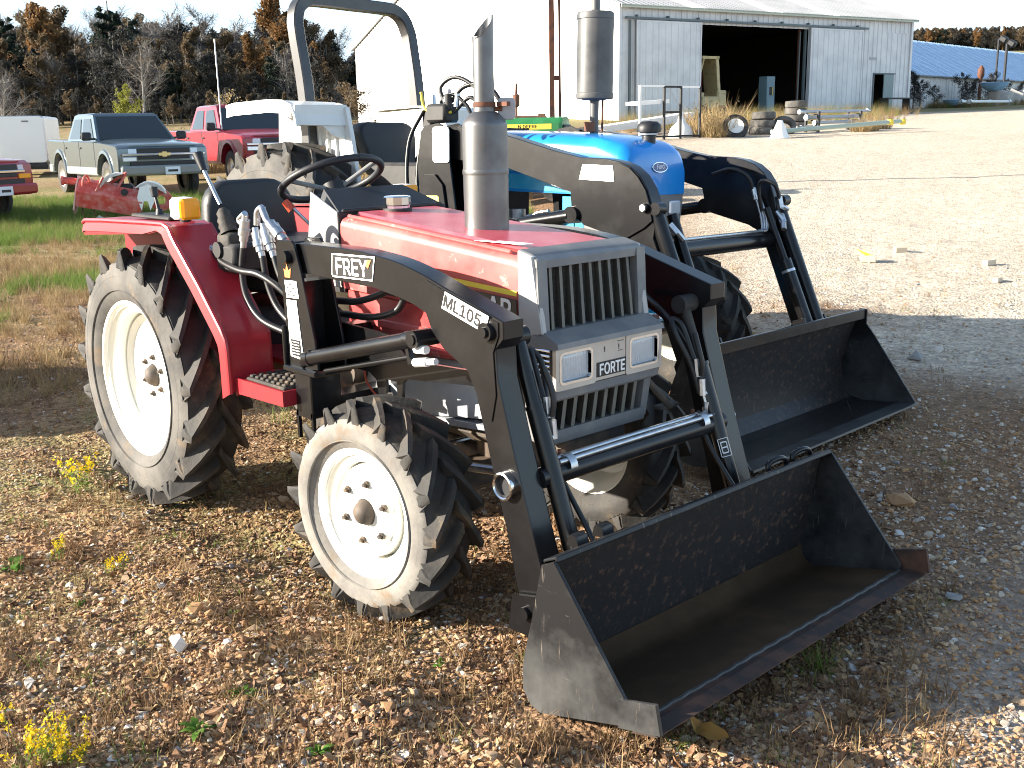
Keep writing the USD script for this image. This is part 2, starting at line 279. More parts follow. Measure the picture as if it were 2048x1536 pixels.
def tractor_wheel(t, name, loc, steer, R, rr, w, nl, lug_h, lug_w, sweep, dish, boltr, nb, hubr, left, rubber, label=None, bolt=.012):
    Rz = rot((0, 0, 1), steer)
    s = 1 if left else -1
    def place(mm): return T(mirror_y(mm) if left else mm, Rz, loc)
    hw = w / 2
    # rim: flange, well and dished disc as one lathe about -y
    prof = [(rr - .018, hw * .70), (rr + .004, hw * .76), (rr + .014, hw * .80), (rr + .012, hw * .84), (rr - .004, hw * .82), (rr - .02, hw * .66), (rr - .045, hw * .50), (rr - .05, hw * .1), (rr - .06, dish + .02), (rr - .085, dish), (rr * .55, dish + .012), (rr * .50, dish + .02), (hubr, dish + .02)]
    back = [(rr - .018, -hw * .70), (rr + .014, -hw * .80), (rr - .02, -hw * .66), (rr - .05, -hw * .2), (rr - .055, 0), (rr - .065, dish - .002), (rr * .5, dish + .005), (0.01, dish + .005)]
    rim = MB(lathem(prof, (0, 0, 0), (0, -1, 0), 56), lathem(back, (0, 0, 0), (0, -1, 0), 48))
    wh = obj(name, place(rim.mesh()), M['cream'], t, label, smooth=40)
    obj('tyre', place(lug_tyre(R, rr, w, nl, lug_h, lug_w, sweep)), M['rubber'] if rubber is M['rubberdusty'] or rubber is M['rubbermid'] else rubber, wh, smooth=38)  # tread painted dark as shaded, sidewall pale as sunlit, over real dust
    Rb = R - lug_h
    side = [(rr - .010, hw * .74), (rr + .006, hw * .80 + .002), (rr + .03, hw * .95 + .003), (rr + (Rb - rr) * .45, hw + .0035), (rr + (Rb - rr) * .75, hw * .97 + .004), (Rb - .016, hw * .88 + .004), (Rb - .02, hw * .84)]
    sw_ = MB(lathem(side, (0, 0, 0), (0, -1, 0), 64))
    for k in (.30, .62): sw_.add(lathem([(rr + (Rb - rr) * k - .003, hw + .0005), (rr + (Rb - rr) * k, hw + .0062 - .004 * (k > .5)), (rr + (Rb - rr) * k + .003, hw + .0005)], (0, 0, 0), (0, -1, 0), 64))
    obj('sidewall', place(sw_.mesh()), rubber, wh, 'dusty sidewall painted paler as if sunlit' if rubber is not M['rubber'] else None, smooth=50)
    h = lathem([(0.0005, .045), (hubr * .35, .043), (hubr * .7, .034), (hubr * .95, .012), (hubr, -.03)], (0, -(dish + .012), 0), (0, -1, 0), 24)
    obj('hub', place(h), M['dirtyiron'], wh)
    for k in range(nb):
        a = 2 * PI * (k + .35) / nb; p = np.array([boltr * math.cos(a), -(dish + .012), boltr * math.sin(a)])
        q = MB(cylm(p, p + [0, -.016, 0], bolt, 6), cylm(p, p + [0, -.026, 0], bolt * .55, 8))
        obj('wheel_nut', place(q.mesh()), M['dirtyiron'], wh, smooth=False)
    return wh

# ------------------------------------------------------------------ lettering plates
def sticker(parent, name, poly, pl, d, mats, th=.0012, label=None):
    return obj(name, prism(poly, pl, d, d + th), mats, parent, label, smooth=False)
def frey_plate(parent, o, u, v, L, H):
    """white plate with a black field and white letters, the last one tipped orange; o = lower left corner."""
    o, u, v = (np.asarray(a, float) for a in (o, u, v)); nn = np.cross(u, v); pl = (u, v, nn)
    sl = .10 * H
    st = obj('name_plate', prism([(0, .12 * H), (sl, H * .98), (.2 * H, H), (L, H), (L - .25 * H, 0), (.1 * H, 0)], pl, 0, .0015, o=o), M['decalw'], parent, 'white plate lettered FREY', smooth=False)
    i = .07 * H
    obj('plate_field', prism([(i, .14 * H), (sl + i, H - i), (L - i * 1.5, H - i), (L - .25 * H - i * .6, i), (.1 * H + i, i)], pl, .0016, .0024, o=o), M['decalk'], st, smooth=False)
    obj('lettering', text3('FREY', H * .66, o + u * (L * .47) + v * (H * .16) + nn * .0026, u, v, .001, True, True, L / H / 3.05), M['decalw'], st, smooth=False)
    obj('letter_tip', prism([(L * .80, H * .62), (L * .845, H * .85), (L * .93, H * .85), (L * .855, H * .50)], pl, .0038, .0046, o=o), M['orange'], st, smooth=False)
def model_plate(parent, o, u, v, L, H, txt):
    o, u, v = (np.asarray(a, float) for a in (o, u, v)); nn = np.cross(u, v); pl = (u, v, nn)
    st = obj('model_plate', prism([(0, 0), (.08 * H, H), (L, H), (L - .05 * H, 0)], pl, 0, .0015, o=o), M['decalw'], parent, 'white plate lettered ' + txt, smooth=False)
    obj('lettering', text3(txt, H * .66, o + u * (L * .43) + v * (H * .17) + nn * .0017, u, v, .0008, True, True, (L * .66) / (H * .66 * 3.6)), M['decalk'], st, smooth=False)

# ------------------------------------------------------------------ the red tractor (its axes are the world's: +x forward)
RT = thing('red_tractor', 'small red farm tractor with cream wheels, black loader lowered to the gravel', 'tractor')
for left in (False, True):
    s = 1 if left else -1
    tractor_wheel(RT, 'rear_wheel', (0, s * .505, .530), 0, .552, .322, .265, 17, .050, .044, .40, .008, .082, 6, .05, left, M['rubbermid'])
    tractor_wheel(RT, 'front_wheel', (1.597, s * .520, .338), 5.8, .364, .207, .215, 16, .038, .036, .42, .052, .098, 6, .045, left, M['rubberdusty'])
# chassis, engine, axles
obj('engine_block', MB().box((1.45, 0, .605), (1.0, .30, .25), b=.03).box((.75, 0, .615), (.7, .34, .29), b=.05).box((.1, 0, .60), (.75, .40, .38), b=.06).cyl((0, -.5, .53), (0, .5, .53), .075).box((0, -.34, .53), (.2, .16, .2), b=.03).box((0, .34, .53), (.2, .16, .2), b=.03)
    .cyl((1.05, -.15, .66), (1.05, -.26, .66), .05), M['dirtyiron'], RT)
obj('front_axle', MB().box((1.6, 0, .36), (.11, .80, .10), b=.02).cyl((1.6, -.42, .30), (1.6, -.36, .50), .055).cyl((1.6, .42, .30), (1.6, .36, .50), .055).cyl((1.6, 0, .36), (1.6, 0, .5), .08).cyl((1.0, 0, .42), (1.55, 0, .38), .03), M['dirtyiron'], RT)
obj('tie_rod', MB().cyl((1.42, -.36, .42), (1.42, .36, .42), .011, 10).cyl((1.80, -.2, .43), (1.42, -.34, .43), .016, 10).cyl((1.66, -.26, .43), (1.42, -.34, .43), .024, 12), M['steel'], RT)
ep = obj('engine_panel', MB().add(prism([(1.0, .575), (1.0, .76), (1.86, .78), (1.86, .62), (1.80, .60), (1.45, .555)], 'y', .185, .20, .004)).box((1.42, -.188, .545), (.86, .05, .02), rot((0, 1, 0), -4)), M['panelgrey'], RT)
obj('lower_cowl', MB().add(prism([(1.03, .76), (1.03, .965), (1.98, .93), (1.98, .79)], 'y', .175, .225, .01)).box((1.55, -.228, .86), (.8, .012, .03), b=.004).box((1.55, -.226, .80), (.8, .012, .02), b=.004)
    .add(mirror_y(prism([(1.03, .70), (1.03, .965), (1.98, .93), (1.98, .72)], 'y', .175, .225, .01))), M['red'], RT)
# hood
def hood_sec(x, w, zt, zb, r):
    L = [(w, zb), (w * 1.004, zt - .12)]
    for a in np.radians(np.linspace(0, 78, 6)): L.append((w - r + r * math.cos(a) + .002, zt - .012 - r + r * math.sin(a)))
    L.append((w * .5, zt - .002)); L.append((0, zt))
    L = L + [(-y, z) for y, z in L[-2::-1]]
    return [(x, y, z) for y, z in L]
hood = loft([hood_sec(x, w, zt, zb, .035) for x, w, zt, zb in ((1.035, .243, 1.236, .975), (1.045, .247, 1.240, .97), (1.5, .246, 1.205, .955), (1.95, .243, 1.165, .94), (1.972, .240, 1.158, .94))])
hd = obj('hood', hood, M['red'], RT, smooth=30)
def ztop(x): return 1.240 - (x - 1.045) * .083
obj('hood_top_panel', MB().add(loft([[(x, -.185, ztop(x) - .006), (x, -.178, ztop(x) + .0035), (x, .178, ztop(x) + .0035), (x, .185, ztop(x) - .006)] for x in (1.06, 1.35, 1.64, 1.945)])), M['redtop'], hd)
obj('hood_rib', MB().box((1.5, -.232, ztop(1.5) - .006), (.86, .012, .012), rot((0, 1, 0), 4.75), b=.004), M['red'], hd)
sticker(hd, 'yellow_stripe', [(1.06, 1.078), (1.06, 1.094), (1.965, 1.046), (1.965, 1.030)], 'y', .2495, M['yellow'])
bd = sticker(hd, 'black_band', [(1.30, .972), (1.30, 1.056), (1.965, 1.020), (1.965, .946)], 'y', .2497, M['decalk'])
obj('lettering', MB(text3('AR', .062, (1.885, -.2515, .957), (.998, 0, -.05), (.05, 0, .998), .0015)), M['decalw'], bd, smooth=False)
obj('hood_patch', prism([(1.72, -.20), (1.76, -.16), (1.945, -.155), (1.94, -.20)], 'z', 0, .0015, o=(0, .0, ztop(1.83) + .005)), M['decalw'], hd, 'torn white sticker on the hood top', smooth=False)
cp = obj('fuel_cap', lathem([(.045, 0), (.046, .014), (.05, .018), (.05, .045), (.046, .05), (.02, .052), (.0005, .052)], (1.085, -.02, 1.242), (0, 0, 1), 10), M['chrome'], RT, smooth=25)
obj('cap_base', lathem([(.055, -.01), (.054, .006), (.03, .01)], (1.085, -.02, 1.240), (0, 0, 1), 20), M['blackmatte'], cp)
# exhaust
ex = obj('muffler', lathem([(.076, 1.18), (.076, 1.375), (.0785, 1.378), (.0785, 1.392), (.076, 1.395), (.076, 1.535), (.071, 1.552), (.05, 1.575), (.037, 1.582), (.036, 1.60)], (1.558, 0, 0), (0, 0, 1), 36), M['muffler'], RT, smooth=50)
P_, N_ = [], 28
th = np.linspace(0, 2 * PI, N_, endpoint=False)
def pr(z, r, k=0., dx=0.): return [(1.558 + dx + r * math.cos(a), r * math.sin(a) * (1 + k), z + 0) for a in th]
def cut(z, r): return [(1.562 + r * math.cos(a), r * 1.0 * math.sin(a), z + .04 * math.cos(a - 1.3)) for a in th]
obj('exhaust_pipe', loft([pr(1.58, .0345), pr(1.82, .0345), cut(1.85, .0345), cut(1.849, .0315), pr(1.80, .031), pr(1.6, .031)], False), M['muffler'], ex, smooth=50)
obj('pipe_clamp', MB(lathem([(.034, 1.596), (.039, 1.597), (.039, 1.612), (.034, 1.613)], (1.558, 0, 0), (0, 0, 1), 28)).box((1.62, .03, 1.605), (.05, .016, .014)), M['rust'], ex)
# dash cowl, steering wheel, seat
dc = MB(loft([[(.845, -.18, 1.318), (.845, .19, 1.318), (1.03, .243, 1.245), (1.03, -.243, 1.245)], [(.80, -.215, 1.18), (.80, .215, 1.18), (1.03, .24, 1.18), (1.03, -.24, 1.18)], [(.84, -.235, .95), (.84, .235, .95), (1.03, .235, .95), (1.03, -.235, .95)]]))
dco = obj('dash_cowl', dc, M['seat'], RT, smooth=20)
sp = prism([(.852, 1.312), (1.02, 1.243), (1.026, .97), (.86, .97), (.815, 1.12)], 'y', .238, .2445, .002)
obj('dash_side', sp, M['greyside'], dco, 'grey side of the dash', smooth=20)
obj('dash_trim', MB().box((1.031, 0, 1.11), (.014, .50, .27), b=.004).box((1.033, 0, 1.247), (.018, .46, .014), b=.004), M['decalk'], dco)
swc = np.array([.638, -.005, 1.342]); nw = np.array([-.42, 0, .907]); uw = np.array([.907, 0, .42]); vw = np.array([0, 1., 0])
ring = np.array([swc + .205 * (math.cos(a) * uw + math.sin(a) * vw) for a in np.linspace(0, 2 * PI, 49)])
sw = obj('steering_wheel', MB().tube(ring, .0145, 12), M['seat'], RT, smooth=60)
for a in (.6, 2.7, 4.75): obj('spoke', cylm(swc - nw * .05, swc + .2 * (math.cos(a) * uw + math.sin(a) * vw), .0095, 10), M['grey'], sw)
obj('steering_column', MB().cyl(swc - nw * .03, swc - nw * .35, .026).cyl(swc - nw * .07, swc - nw * .02, .045), M['seat'], sw)
obj('lever', MB().cyl((.72, -.14, 1.15), (.655, -.205, 1.245), .007, 8), M['steel'], RT, 'control lever by the dash')
obj('lever_knob', cylm((.655, -.205, 1.235), (.635, -.225, 1.268), .019, 12, .014), M['redplastic'], RT, 'orange red lever knob')
def seatback_sec(x, g): return [(x + .10 * ((z - 1.0) * -.6), y, z) for y, z in g]
sb = rrect(.40, .35, .10, 6, (-.02, 1.155))
sbt = [(y * (1.18 - .55 * (z - 1.0)), z) for y, z in sb]
seat = MB(loft([seatback_sec(-.045, [(y * .9, 1.155 + (z - 1.155) * .9) for y, z in sbt]), seatback_sec(-.02, sbt), seatback_sec(.03, sbt), seatback_sec(.05, [(y * .9, 1.155 + (z - 1.155) * .9) for y, z in sbt])]))
seat.add(loft([[(.03 + x * .86, y * .95, 1.0 + .0) for x, y in rrect(.48, .42, .1, 5, (.22, 0))], [(.03 + x, y, .99 + .07) for x, y in rrect(.48, .42, .1, 5, (.22, 0))], [(.03 + x, y, .99 + .10) for x, y in rrect(.44, .38, .09, 5, (.22, 0))]]))
st = obj('seat', seat, M['seat'], RT, smooth=45)
obj('seat_bracket', MB().box((.2, 0, .93), (.3, .24, .16), b=.02), M['blackmatte'], st)
# fenders, footsteps
def strip(pts, y0, y1, th=.006):
    P = np.asarray(pts, float); d = np.gradient(P, axis=0); d /= np.linalg.norm(d, axis=1, keepdims=True); nn = np.c_[-d[:, 1], d[:, 0]]
    Q = P - nn * th
    return loft([[(p[0], y0, p[1]), (p[0], y1, p[1]), (q[0], y1, q[1]), (q[0], y0, q[1])] for p, q in zip(P, Q)])
fpts = [(-.40, 1.168), (-.38, 1.178), (-.2, 1.186), (.2, 1.196), (.37, 1.198), (.415, 1.185), (.45, 1.14), (.62, .985), (.765, .838), (.793, .80), (.800, .76), (.800, .60)]
lip = [(p[0] - .012, p[1] - .05) if p[0] < .3 else (p[0] - .05, p[1] - .03) for p in fpts]
for left in (False, True):
    mir = mirror_y if left else (lambda z: z if isinstance(z, trimesh.Trimesh) else z.mesh())
    f = MB(strip(fpts, -.60, -.43))
    f.add(loft([[(p[0], -.598, p[1]), (p[0], -.605, p[1] - .004), (l[0], -.612, l[1]), (l[0], -.606, l[1])] for p, l in zip(fpts, lip)]))
    f.tube([(p[0], -.604, p[1] - .005) for p in fpts], .010, 8)
    f.add(prism([(-.40, 1.165), (.40, 1.19), (.62, .98), (.79, .80), (.795, .56), (.45, .56), (.3, .80), (-.40, .80)], 'y', .415, .428, .003))
    f.add(prism([(-.40, 1.168), (-.40, 1.11), (.24, 1.15), (.36, 1.17), (.36, 1.19)], 'y', .60, .606))
    fo = obj('fender', mir(f), M['red2'], RT, smooth=35)
    obj('fender_end', mir(MB().box((-.405, -.515, 1.145), (.012, .18, .055), b=.004)), M['grey'], fo)
    s = MB(); s.box((.965, -.47, .645), (.34, .22, .012), b=.003).add(prism([(.797, .595), (.797, .655), (1.135, .655), (1.135, .60)], 'y', .578, .586, .002)).box((.80, -.48, .62), (.01, .20, .07)).box((1.132, -.48, .628), (.008, .20, .055))
    so = obj('footstep', mir(s), M['red2'], RT)
    pd = MB().box((.985, -.48, .656), (.26, .175, .012), b=.004)
    for i in range(7):
        for j in range(5): pd.add(boxm((.876 + i * .0365, -.548 + j * .034, .666), (.024, .021, .010), b=.003))
    obj('step_pad', mir(pd), M['rubber'], so)
    sg = MB().box((.40, -.53, 1.25), (.10, .075, .085), b=.014)
    tl = obj('turn_signal', mir(sg), M['decalw'], RT, smooth=40)
    obj('amber_lens', mir(MB().box((.452, -.53, 1.25), (.035, .078, .080), b=.01)), M['amber'], tl)
    obj('signal_foot', mir(MB().cyl((.41, -.53, 1.20), (.41, -.53, 1.215), .02)), M['blackmatte'], tl)
obj('lever_plate', MB().box((.14, -.50, 1.207), (.34, .10, .014), b=.004).box((.28, -.47, 1.222), (.10, .05, .03), b=.006), M['blackmatte'], RT, 'black lever plate on the right fender')
obj('short_lever', MB().cyl((.13, -.5, 1.21), (.10, -.5, 1.29), .008, 10, .006).cyl((.10, -.5, 1.285), (.092, -.5, 1.32), .013, 12, .016).cyl((.13, -.5, 1.2), (.125, -.5, 1.235), .02, 12, .012), M['seat'], RT, 'short black lever on the right fender')
# ---- front of the hood: grille, headlights
def ysym(hw, x, z, ch=.03): return [(x - ch, -hw, z), (x, -hw + ch, z), (x, hw - ch, z), (x - ch, hw, z)]
gs = obj('grille_frame', MB(
    prism([(1.968, 1.140), (1.968, 1.172), (2.02, 1.160), (2.048, 1.142), (2.046, 1.118), (2.0, 1.12)], 'y', -.24, .24, .006),
    prism([(2.042, .905), (2.050, 1.145), (2.062, .925)], 'y', .205, .246), prism([(2.042, .905), (2.050, 1.145), (2.062, .925)], 'y', -.246, -.205),
    loft([[(1.97, -.247, .928), (1.97, .247, .928), (2.07, .24, .930), (2.07, -.24, .930)], [(1.97, -.258, .898), (1.97, .258, .898), (2.132, .244, .902), (2.132, -.244, .902)], [(1.97, -.258, .870), (1.97, .258, .870), (2.136, .246, .886), (2.136, -.246, .886)]])), M['grey'], RT, smooth=25)
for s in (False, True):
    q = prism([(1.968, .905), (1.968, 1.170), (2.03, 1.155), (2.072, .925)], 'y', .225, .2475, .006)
    obj('grille_cheek', mirror_y(q) if s else q, M['cheek'], gs, 'grey cheek of the grille, colour lightened as if sunlit', smooth=25)
obj('grille_core', MB().box((2.0, 0, 1.03), (.02, .44, .22)), mat('grille_mesh', (.05, .05, .048), .7, col2=(.10, .10, .09), scale=120.), gs)
for i in range(9):
    y = -.182 + i * .0455
    obj('grille_slat', loft([[(2.055 + .0, y - .008, .93), (2.055, y + .004, .93), (2.012, y + .020, .93), (2.010, y + .012, .93)], [(2.036, y * .96 - .008, 1.128), (2.036, y * .96 + .004, 1.128), (1.99, y * .96 + .018, 1.128), (1.99, y * .96 + .012, 1.128)]]), M['slat'], gs, smooth=False)
hp = obj('headlight_panel', MB().add(prism([(-.247, .758), (-.247, .888), (.247, .888), (.247, .758)], 'x', 2.085, 2.112, .004)).box((2.04, 0, .82), (.10, .47, .13)), M['decalk'], RT)
for s in (-1, 1):
    y0 = s * .158
    bez = prism(rrect(.176, .132, .010, 4, (y0, .823)), 'x', 2.112, 2.126, 0, [rrect(.130, .090, .014, 4, (y0, .823))])
    bz = obj('headlight_bezel', bez, M['silver'], hp, smooth=30)
    obj('bezel_ring', MB(prism(rrect(.146, .100, .016, 4, (y0, .823)), 'x', 2.108, 2.1275, 0, [rrect(.130, .085, .012, 4, (y0, .823))])), M['chrome'], bz, smooth=30)
    lz = loft([[(2.108 + d, y0 + yy * k, .823 + (zz - .823) * k) for yy, zz in [(a - y0, b) for a, b in rrect(.132, .086, .012, 4, (y0, .823))]] for d, k in ((0, 1), (.006, .99), (.010, .9), (.0115, .6), (.012, .01))])
    obj('headlight', lz, M['lens'], hp, smooth=60)
    obj('reflector', loft([[(2.100 + d, y0 + yy * k, .823 + (zz - .823) * k) for yy, zz in [(a - y0, b) for a, b in rrect(.132, .086, .012, 4, (y0, .823))]] for d, k in ((.006, 1), (-.01, .75), (-.02, .3), (-.021, .01))], False), M['reflector'], hp, smooth=60)
bp = obj('name_panel', prism([(-.070, .760), (-.070, .886), (.070, .886), (.070, .760)], 'x', 2.112, 2.1235, .003), M['silver'], hp)
obj('panel_marks', MB(text3('! ', .016, (2.1238, -.03, .848), (0, 1, 0), (0, 0, 1), .001), text3('!', .016, (2.1238, .036, .848), (0, 1, 0), (0, 0, 1), .001)).box((2.124, .045, .873), (.001, .03, .002)).box((2.124, .045, .842), (.001, .02, .002)), M['decalk'], hp, smooth=False)
ng = obj('name_badge', prism([(-.066, .772), (-.066, .818), (.069, .818), (.069, .772)], 'x', 2.1236, 2.1255, 0), M['decalk'], hp, 'black badge lettered FORTE', smooth=False)
obj('badge_lettering', text3('FORTE', .034, (2.1257, .002, .778), (0, 1, 0), (0, 0, 1), .0025, True, True, .80), M['decalw'], hp, smooth=False)
for s in (-1, 1):
    for k in range(8):
        q = boxm((2.062, -.247, .878 - k * .0155), (.088, .012, .0085), b=.003)
        obj('corner_rib', q if s < 0 else mirror_y(q), M['chrome'], hp)
lg = obj('lower_grille', MB(
    loft([[(1.98, -.25, .757), (1.98, .25, .757), (2.118, .247, .757), (2.118, -.247, .757)], [(1.98, -.25, .742), (1.98, .25, .742), (2.112, .245, .728), (2.112, -.245, .728)], [(1.98, -.24, .73), (1.98, .24, .73), (2.09, .238, .715), (2.09, -.238, .715)]]),
    prism([(1.98, .585), (1.98, .74), (2.095, .74), (2.07, .585)], 'y', .205, .238, .006), mirror_y(prism([(1.98, .585), (1.98, .74), (2.095, .74), (2.07, .585)], 'y', .205, .238, .006)),
    prism([(1.98, .575), (1.98, .615), (2.078, .618), (2.074, .575)], 'y', -.225, .225, .005)), M['grey'], RT, smooth=25)
obj('lower_core', MB().box((2.02, 0, .665), (.02, .42, .12)), M['darkgap'], lg)
for i in range(8):
    y = -.165 + i * .047
    obj('grille_slat', loft([[(2.072, y - .010, .617), (2.072, y + .006, .617), (2.03, y + .022, .617), (2.03, y + .012, .617)], [(2.088, y - .010, .716), (2.088, y + .006, .716), (2.04, y + .022, .716), (2.04, y + .012, .716)]]), M['slat'], lg, smooth=False)
obj('front_bracket', MB().box((1.98, 0, .52), (.16, .30, .10), b=.01).hose([(2.05, .215, .74), (2.09, .27, .66), (2.10, .33, .60)], .012).box((2.08, .33, .60), (.04, .10, .012), b=.003), M['dirtyiron'], RT)

# ------------------------------------------------------------------ the red tractor's loader
arm_pts = [(1.085, 1.10), (1.085, 1.135), (1.10, 1.155), (1.167, 1.163), (1.413, 1.163), (1.52, 1.160), (1.60, 1.153), (1.665, 1.147), (1.73, 1.137), (1.79, 1.124), (1.85, 1.109), (1.947, 1.080), (2.182, 1.012), (2.182, .962), (2.150, .93), (2.155, .846), (2.222, .623), (2.33, .30), (2.34, .25), (2.33, .17), (2.285, .15), (2.235, .20), (2.218, .248),
           (2.175, .419), (2.124, .58), (2.062, .79), (2.025, .852), (1.92, .902), (1.868, .950), (1.845, .998), (1.79, 1.017), (1.722, 1.031), (1.59, 1.050), (1.371, 1.056), (1.183, 1.062), (1.12, 1.07)]
AY0, AY1 = .428, .506
for left in (False, True):
    mir = mirror_y if left else (lambda z: z if isinstance(z, trimesh.Trimesh) else z.mesh())
    ar = obj('loader_arm', mir(prism(arm_pts, 'y', AY0, AY1, .004)), M['black'], RT, smooth=25)
    # gusset plates welded on both faces of the elbow
    gp = [(1.80, 1.075), (1.86, 1.098), (1.947, 1.072), (2.165, 1.008), (2.165, .97), (2.142, .92), (2.15, .80), (2.13, .72), (2.07, .80), (2.03, .862), (1.925, .912), (1.875, .958), (1.85, 1.0)]
    obj('elbow_plate', mir(prism(gp, 'y', AY1, AY1 + .004, .0015)), M['black'], ar, smooth=25)
    obj('pivot_pin', mir(MB(cylm((2.122, -.50, .978), (2.122, -AY1 - .018, .978), .027, 24), cylm((2.122, -.50, .978), (2.122, -AY1 - .026, .978), .015, 20))), M['black'], ar)
    obj('tube_end', mir(MB(lathem([(.032, .0), (.032, .03), (.036, .034), (.041, .032), (.042, .0)], (2.186, -AY1 + .01, .545), (0, -1, 0), 28))), M['chrome'], ar)
    obj('tube_bore', mir(cylm((2.186, -AY1 - .001, .545), (2.186, -AY1 - .003, .545), .032, 24)), M['darkgap'], ar)
    # upright post: two plates and a web
    po = MB()
    for d0, d1 in ((.516, .526), (.404, .414)):
        po.add(prism([(1.055, 1.02), (1.055, 1.155), (1.07, 1.17), (1.155, 1.172), (1.170, 1.160), (1.205, 1.063), (1.262, .84), (1.272, .742), (1.10, .722), (1.088, .86), (1.08, 1.00)], 'y', d0, d1, .002))
    po.box((1.125, -.465, .88), (.07, .10, .30)).box((1.18, -.468, .728), (.20, .155, .02), b=.004).box((1.083, -.525, .80), (.012, .03, .15), b=.003)
    ps = obj('loader_post', mir(po), M['black'], RT, smooth=25)
    obj('post_leg', mir(MB().box((1.19, -.475, .645), (.10, .125, .16), b=.004).box((1.145, -.532, .535), (.012, .012, .10)).box((1.236, -.532, .535), (.012, .012, .10)).box((1.19, -.532, .575), (.10, .012, .02)).box((1.19, -.41, .535), (.10, .012, .10)).box((1.19, -.30, .60), (.09, .25, .06))), M['black'], ps)
    obj('post_pin', mir(MB(cylm((1.125, -.39, 1.115), (1.125, -.545, 1.115), .024), cylm((1.235, -.42, .79), (1.235, -.54, .79), .02))), M['black'], ps)
    if not left:
        sticker(ps, 'warning_emblem', [(1.105, 1.045), (1.10, 1.075), (1.112, 1.068), (1.12, 1.092), (1.13, 1.070), (1.145, 1.078), (1.138, 1.045)], 'y', .527, M['orange'])
        sticker(ps, 'instruction_label', [(1.107, .975), (1.10, 1.035), (1.175, 1.037), (1.185, .978)], 'y', .527, M['decalw'])
        ln = MB()
        for k in range(4): ln.add(prism([(1.115, .985 + k * .012), (1.115, .988 + k * .012), (1.170, .988 + k * .012), (1.170, .985 + k * .012)], 'y', .5285, .529))
        obj('label_lines', ln, M['decalk'], ps, smooth=False)
        sticker(ps, 'white_stripe', [(1.110, .77), (1.105, .968), (1.168, .970), (1.192, .765)], 'y', .527, M['decalw'])
        b2 = sticker(ps, 'printed_label', [(1.122, .776), (1.120, .832), (1.176, .832), (1.182, .774)], 'y', .5285, M['decalk'])
        for k in range(5): sticker(ps, 'label_line', [(1.128, .783 + k * .01), (1.128, .786 + k * .01), (1.172, .786 + k * .01), (1.172, .783 + k * .01)], 'y', .530, M['decalw'])
        frey_plate(ar, (1.362, -AY1 - .001, 1.066), (.999, 0, .02), (-.02, 0, .999), .245, .078)
        c, s_ = math.cos(-.27), math.sin(-.27)
        model_plate(ar, (1.927, -AY1 - .0055, 1.024), (c, 0, s_), (-s_, 0, c), .198, .053, 'ML105')
        obj('bar_label', prism([(1.965, -.478), (1.965, -.462), (2.03, -.462), (2.03, -.478)], (np.array([.961, 0, -.277]), np.array([0, 1., 0]), np.array([.277, 0, .961])), 0, .002, o=(.082, 0, 1.603 - .002)), M['decalw'], ar, smooth=False)
    # lift cylinder with its guard rod
    ly = -.468
    lc = obj('lift_cylinder', mir(MB().cyl((1.215, ly - .055, .775), (1.80, ly - .055, .918), .0255, 24).cyl((1.205, ly - .055, .7725), (1.235, ly - .055, .780), .0275, 24).cyl((1.775, ly - .055, .912), (1.80, ly - .055, .918), .0275, 24)), M['black'], RT, smooth=45)
    obj('rod_eye', mir(MB().cyl((1.83, ly - .085, .924), (1.83, ly + .03, .924), .027, 22).cyl((1.832, ly - .09, .924), (1.832, ly - .086, .924), .016, 18)), M['black'], lc)
    obj('guard_rod', mir(MB().cyl((1.30, ly - .045, .742), (1.77, ly - .045, .858), .009, 12).box((1.775, ly - .05, .872), (.014, .02, .07), rot((0, 1, 0), -14)).cyl((1.18, ly - .05, .75), (1.22, ly - .055, .776), .018)), M['black'], lc)
    obj('port_fitting', mir(MB().cyl((1.80, ly - .05, .845), (1.90, ly - .05, .862), .010, 10).cyl((1.80, ly - .05, .845), (1.86, ly - .05, .855), .014, 10).cyl((1.87, ly - .06, .895), (1.82, ly - .06, .89), .013, 10)), M['decalw'], lc)
    # bucket cylinder on the inner face of the leg
    cy = -.385
    q0, q1 = np.array([2.105, cy, .945]), np.array([2.345, cy, .30]); mid = q0 + (q1 - q0) * .30
    bc = obj('bucket_cylinder', mir(MB().cyl(mid, q1, .0275, 24).cyl(mid - (q1 - q0) * .004, mid + (q1 - q0) * .012, .0295, 24)), M['black'], RT, smooth=45)
    obj('cylinder_rod', mir(MB().cyl(q0, mid, .024 if not left else .018, 20).cyl(q0 + [0, .03, .0], q0 - [0, .06, 0], .03, 20)), M['black'] if not left else M['blackmatte'], bc, smooth=45)
    for d0 in (.345, .415): obj('lug_plate', mir(prism([(2.30, .20), (2.30, .31), (2.34, .35), (2.455, .31), (2.43, .15)], 'y', d0, d0 + .01, .002)), M['black'], bc)
    obj('lug_pin', mir(cylm((2.345, -.34, .30), (2.345, -.43, .30), .016, 14)), M['black'], bc)
    if left:
        uu = (q1 - q0) / np.linalg.norm(q1 - q0); vv = np.array([0, 1., 0]); cc = mid + (q1 - q0) * .42; nn = np.array([-uu[2], 0, uu[0]]) * -1
        nn = np.array([.62, -.60, .5]); nn -= uu * (nn @ uu); nn /= np.linalg.norm(nn); vv = np.cross(nn, -uu)
        cc = cc * [1, 1, 1]; cc[1] = .385; fo = cc + nn * .0278
        pf = (vv, -uu, nn)
        obj('maker_mark', MB(prism(rrect(.036, .062, .004, 3), pf, 0, .0012, 0, [rrect(.032, .058, .003, 3)], fo), prism(rrect(.022, .040, .004, 3), pf, 0, .0012, 0, [rrect(.017, .014, .002, 3, (0, .009)), rrect(.017, .014, .002, 3, (0, -.009))], fo)), M['decalw'], bc, smooth=False)
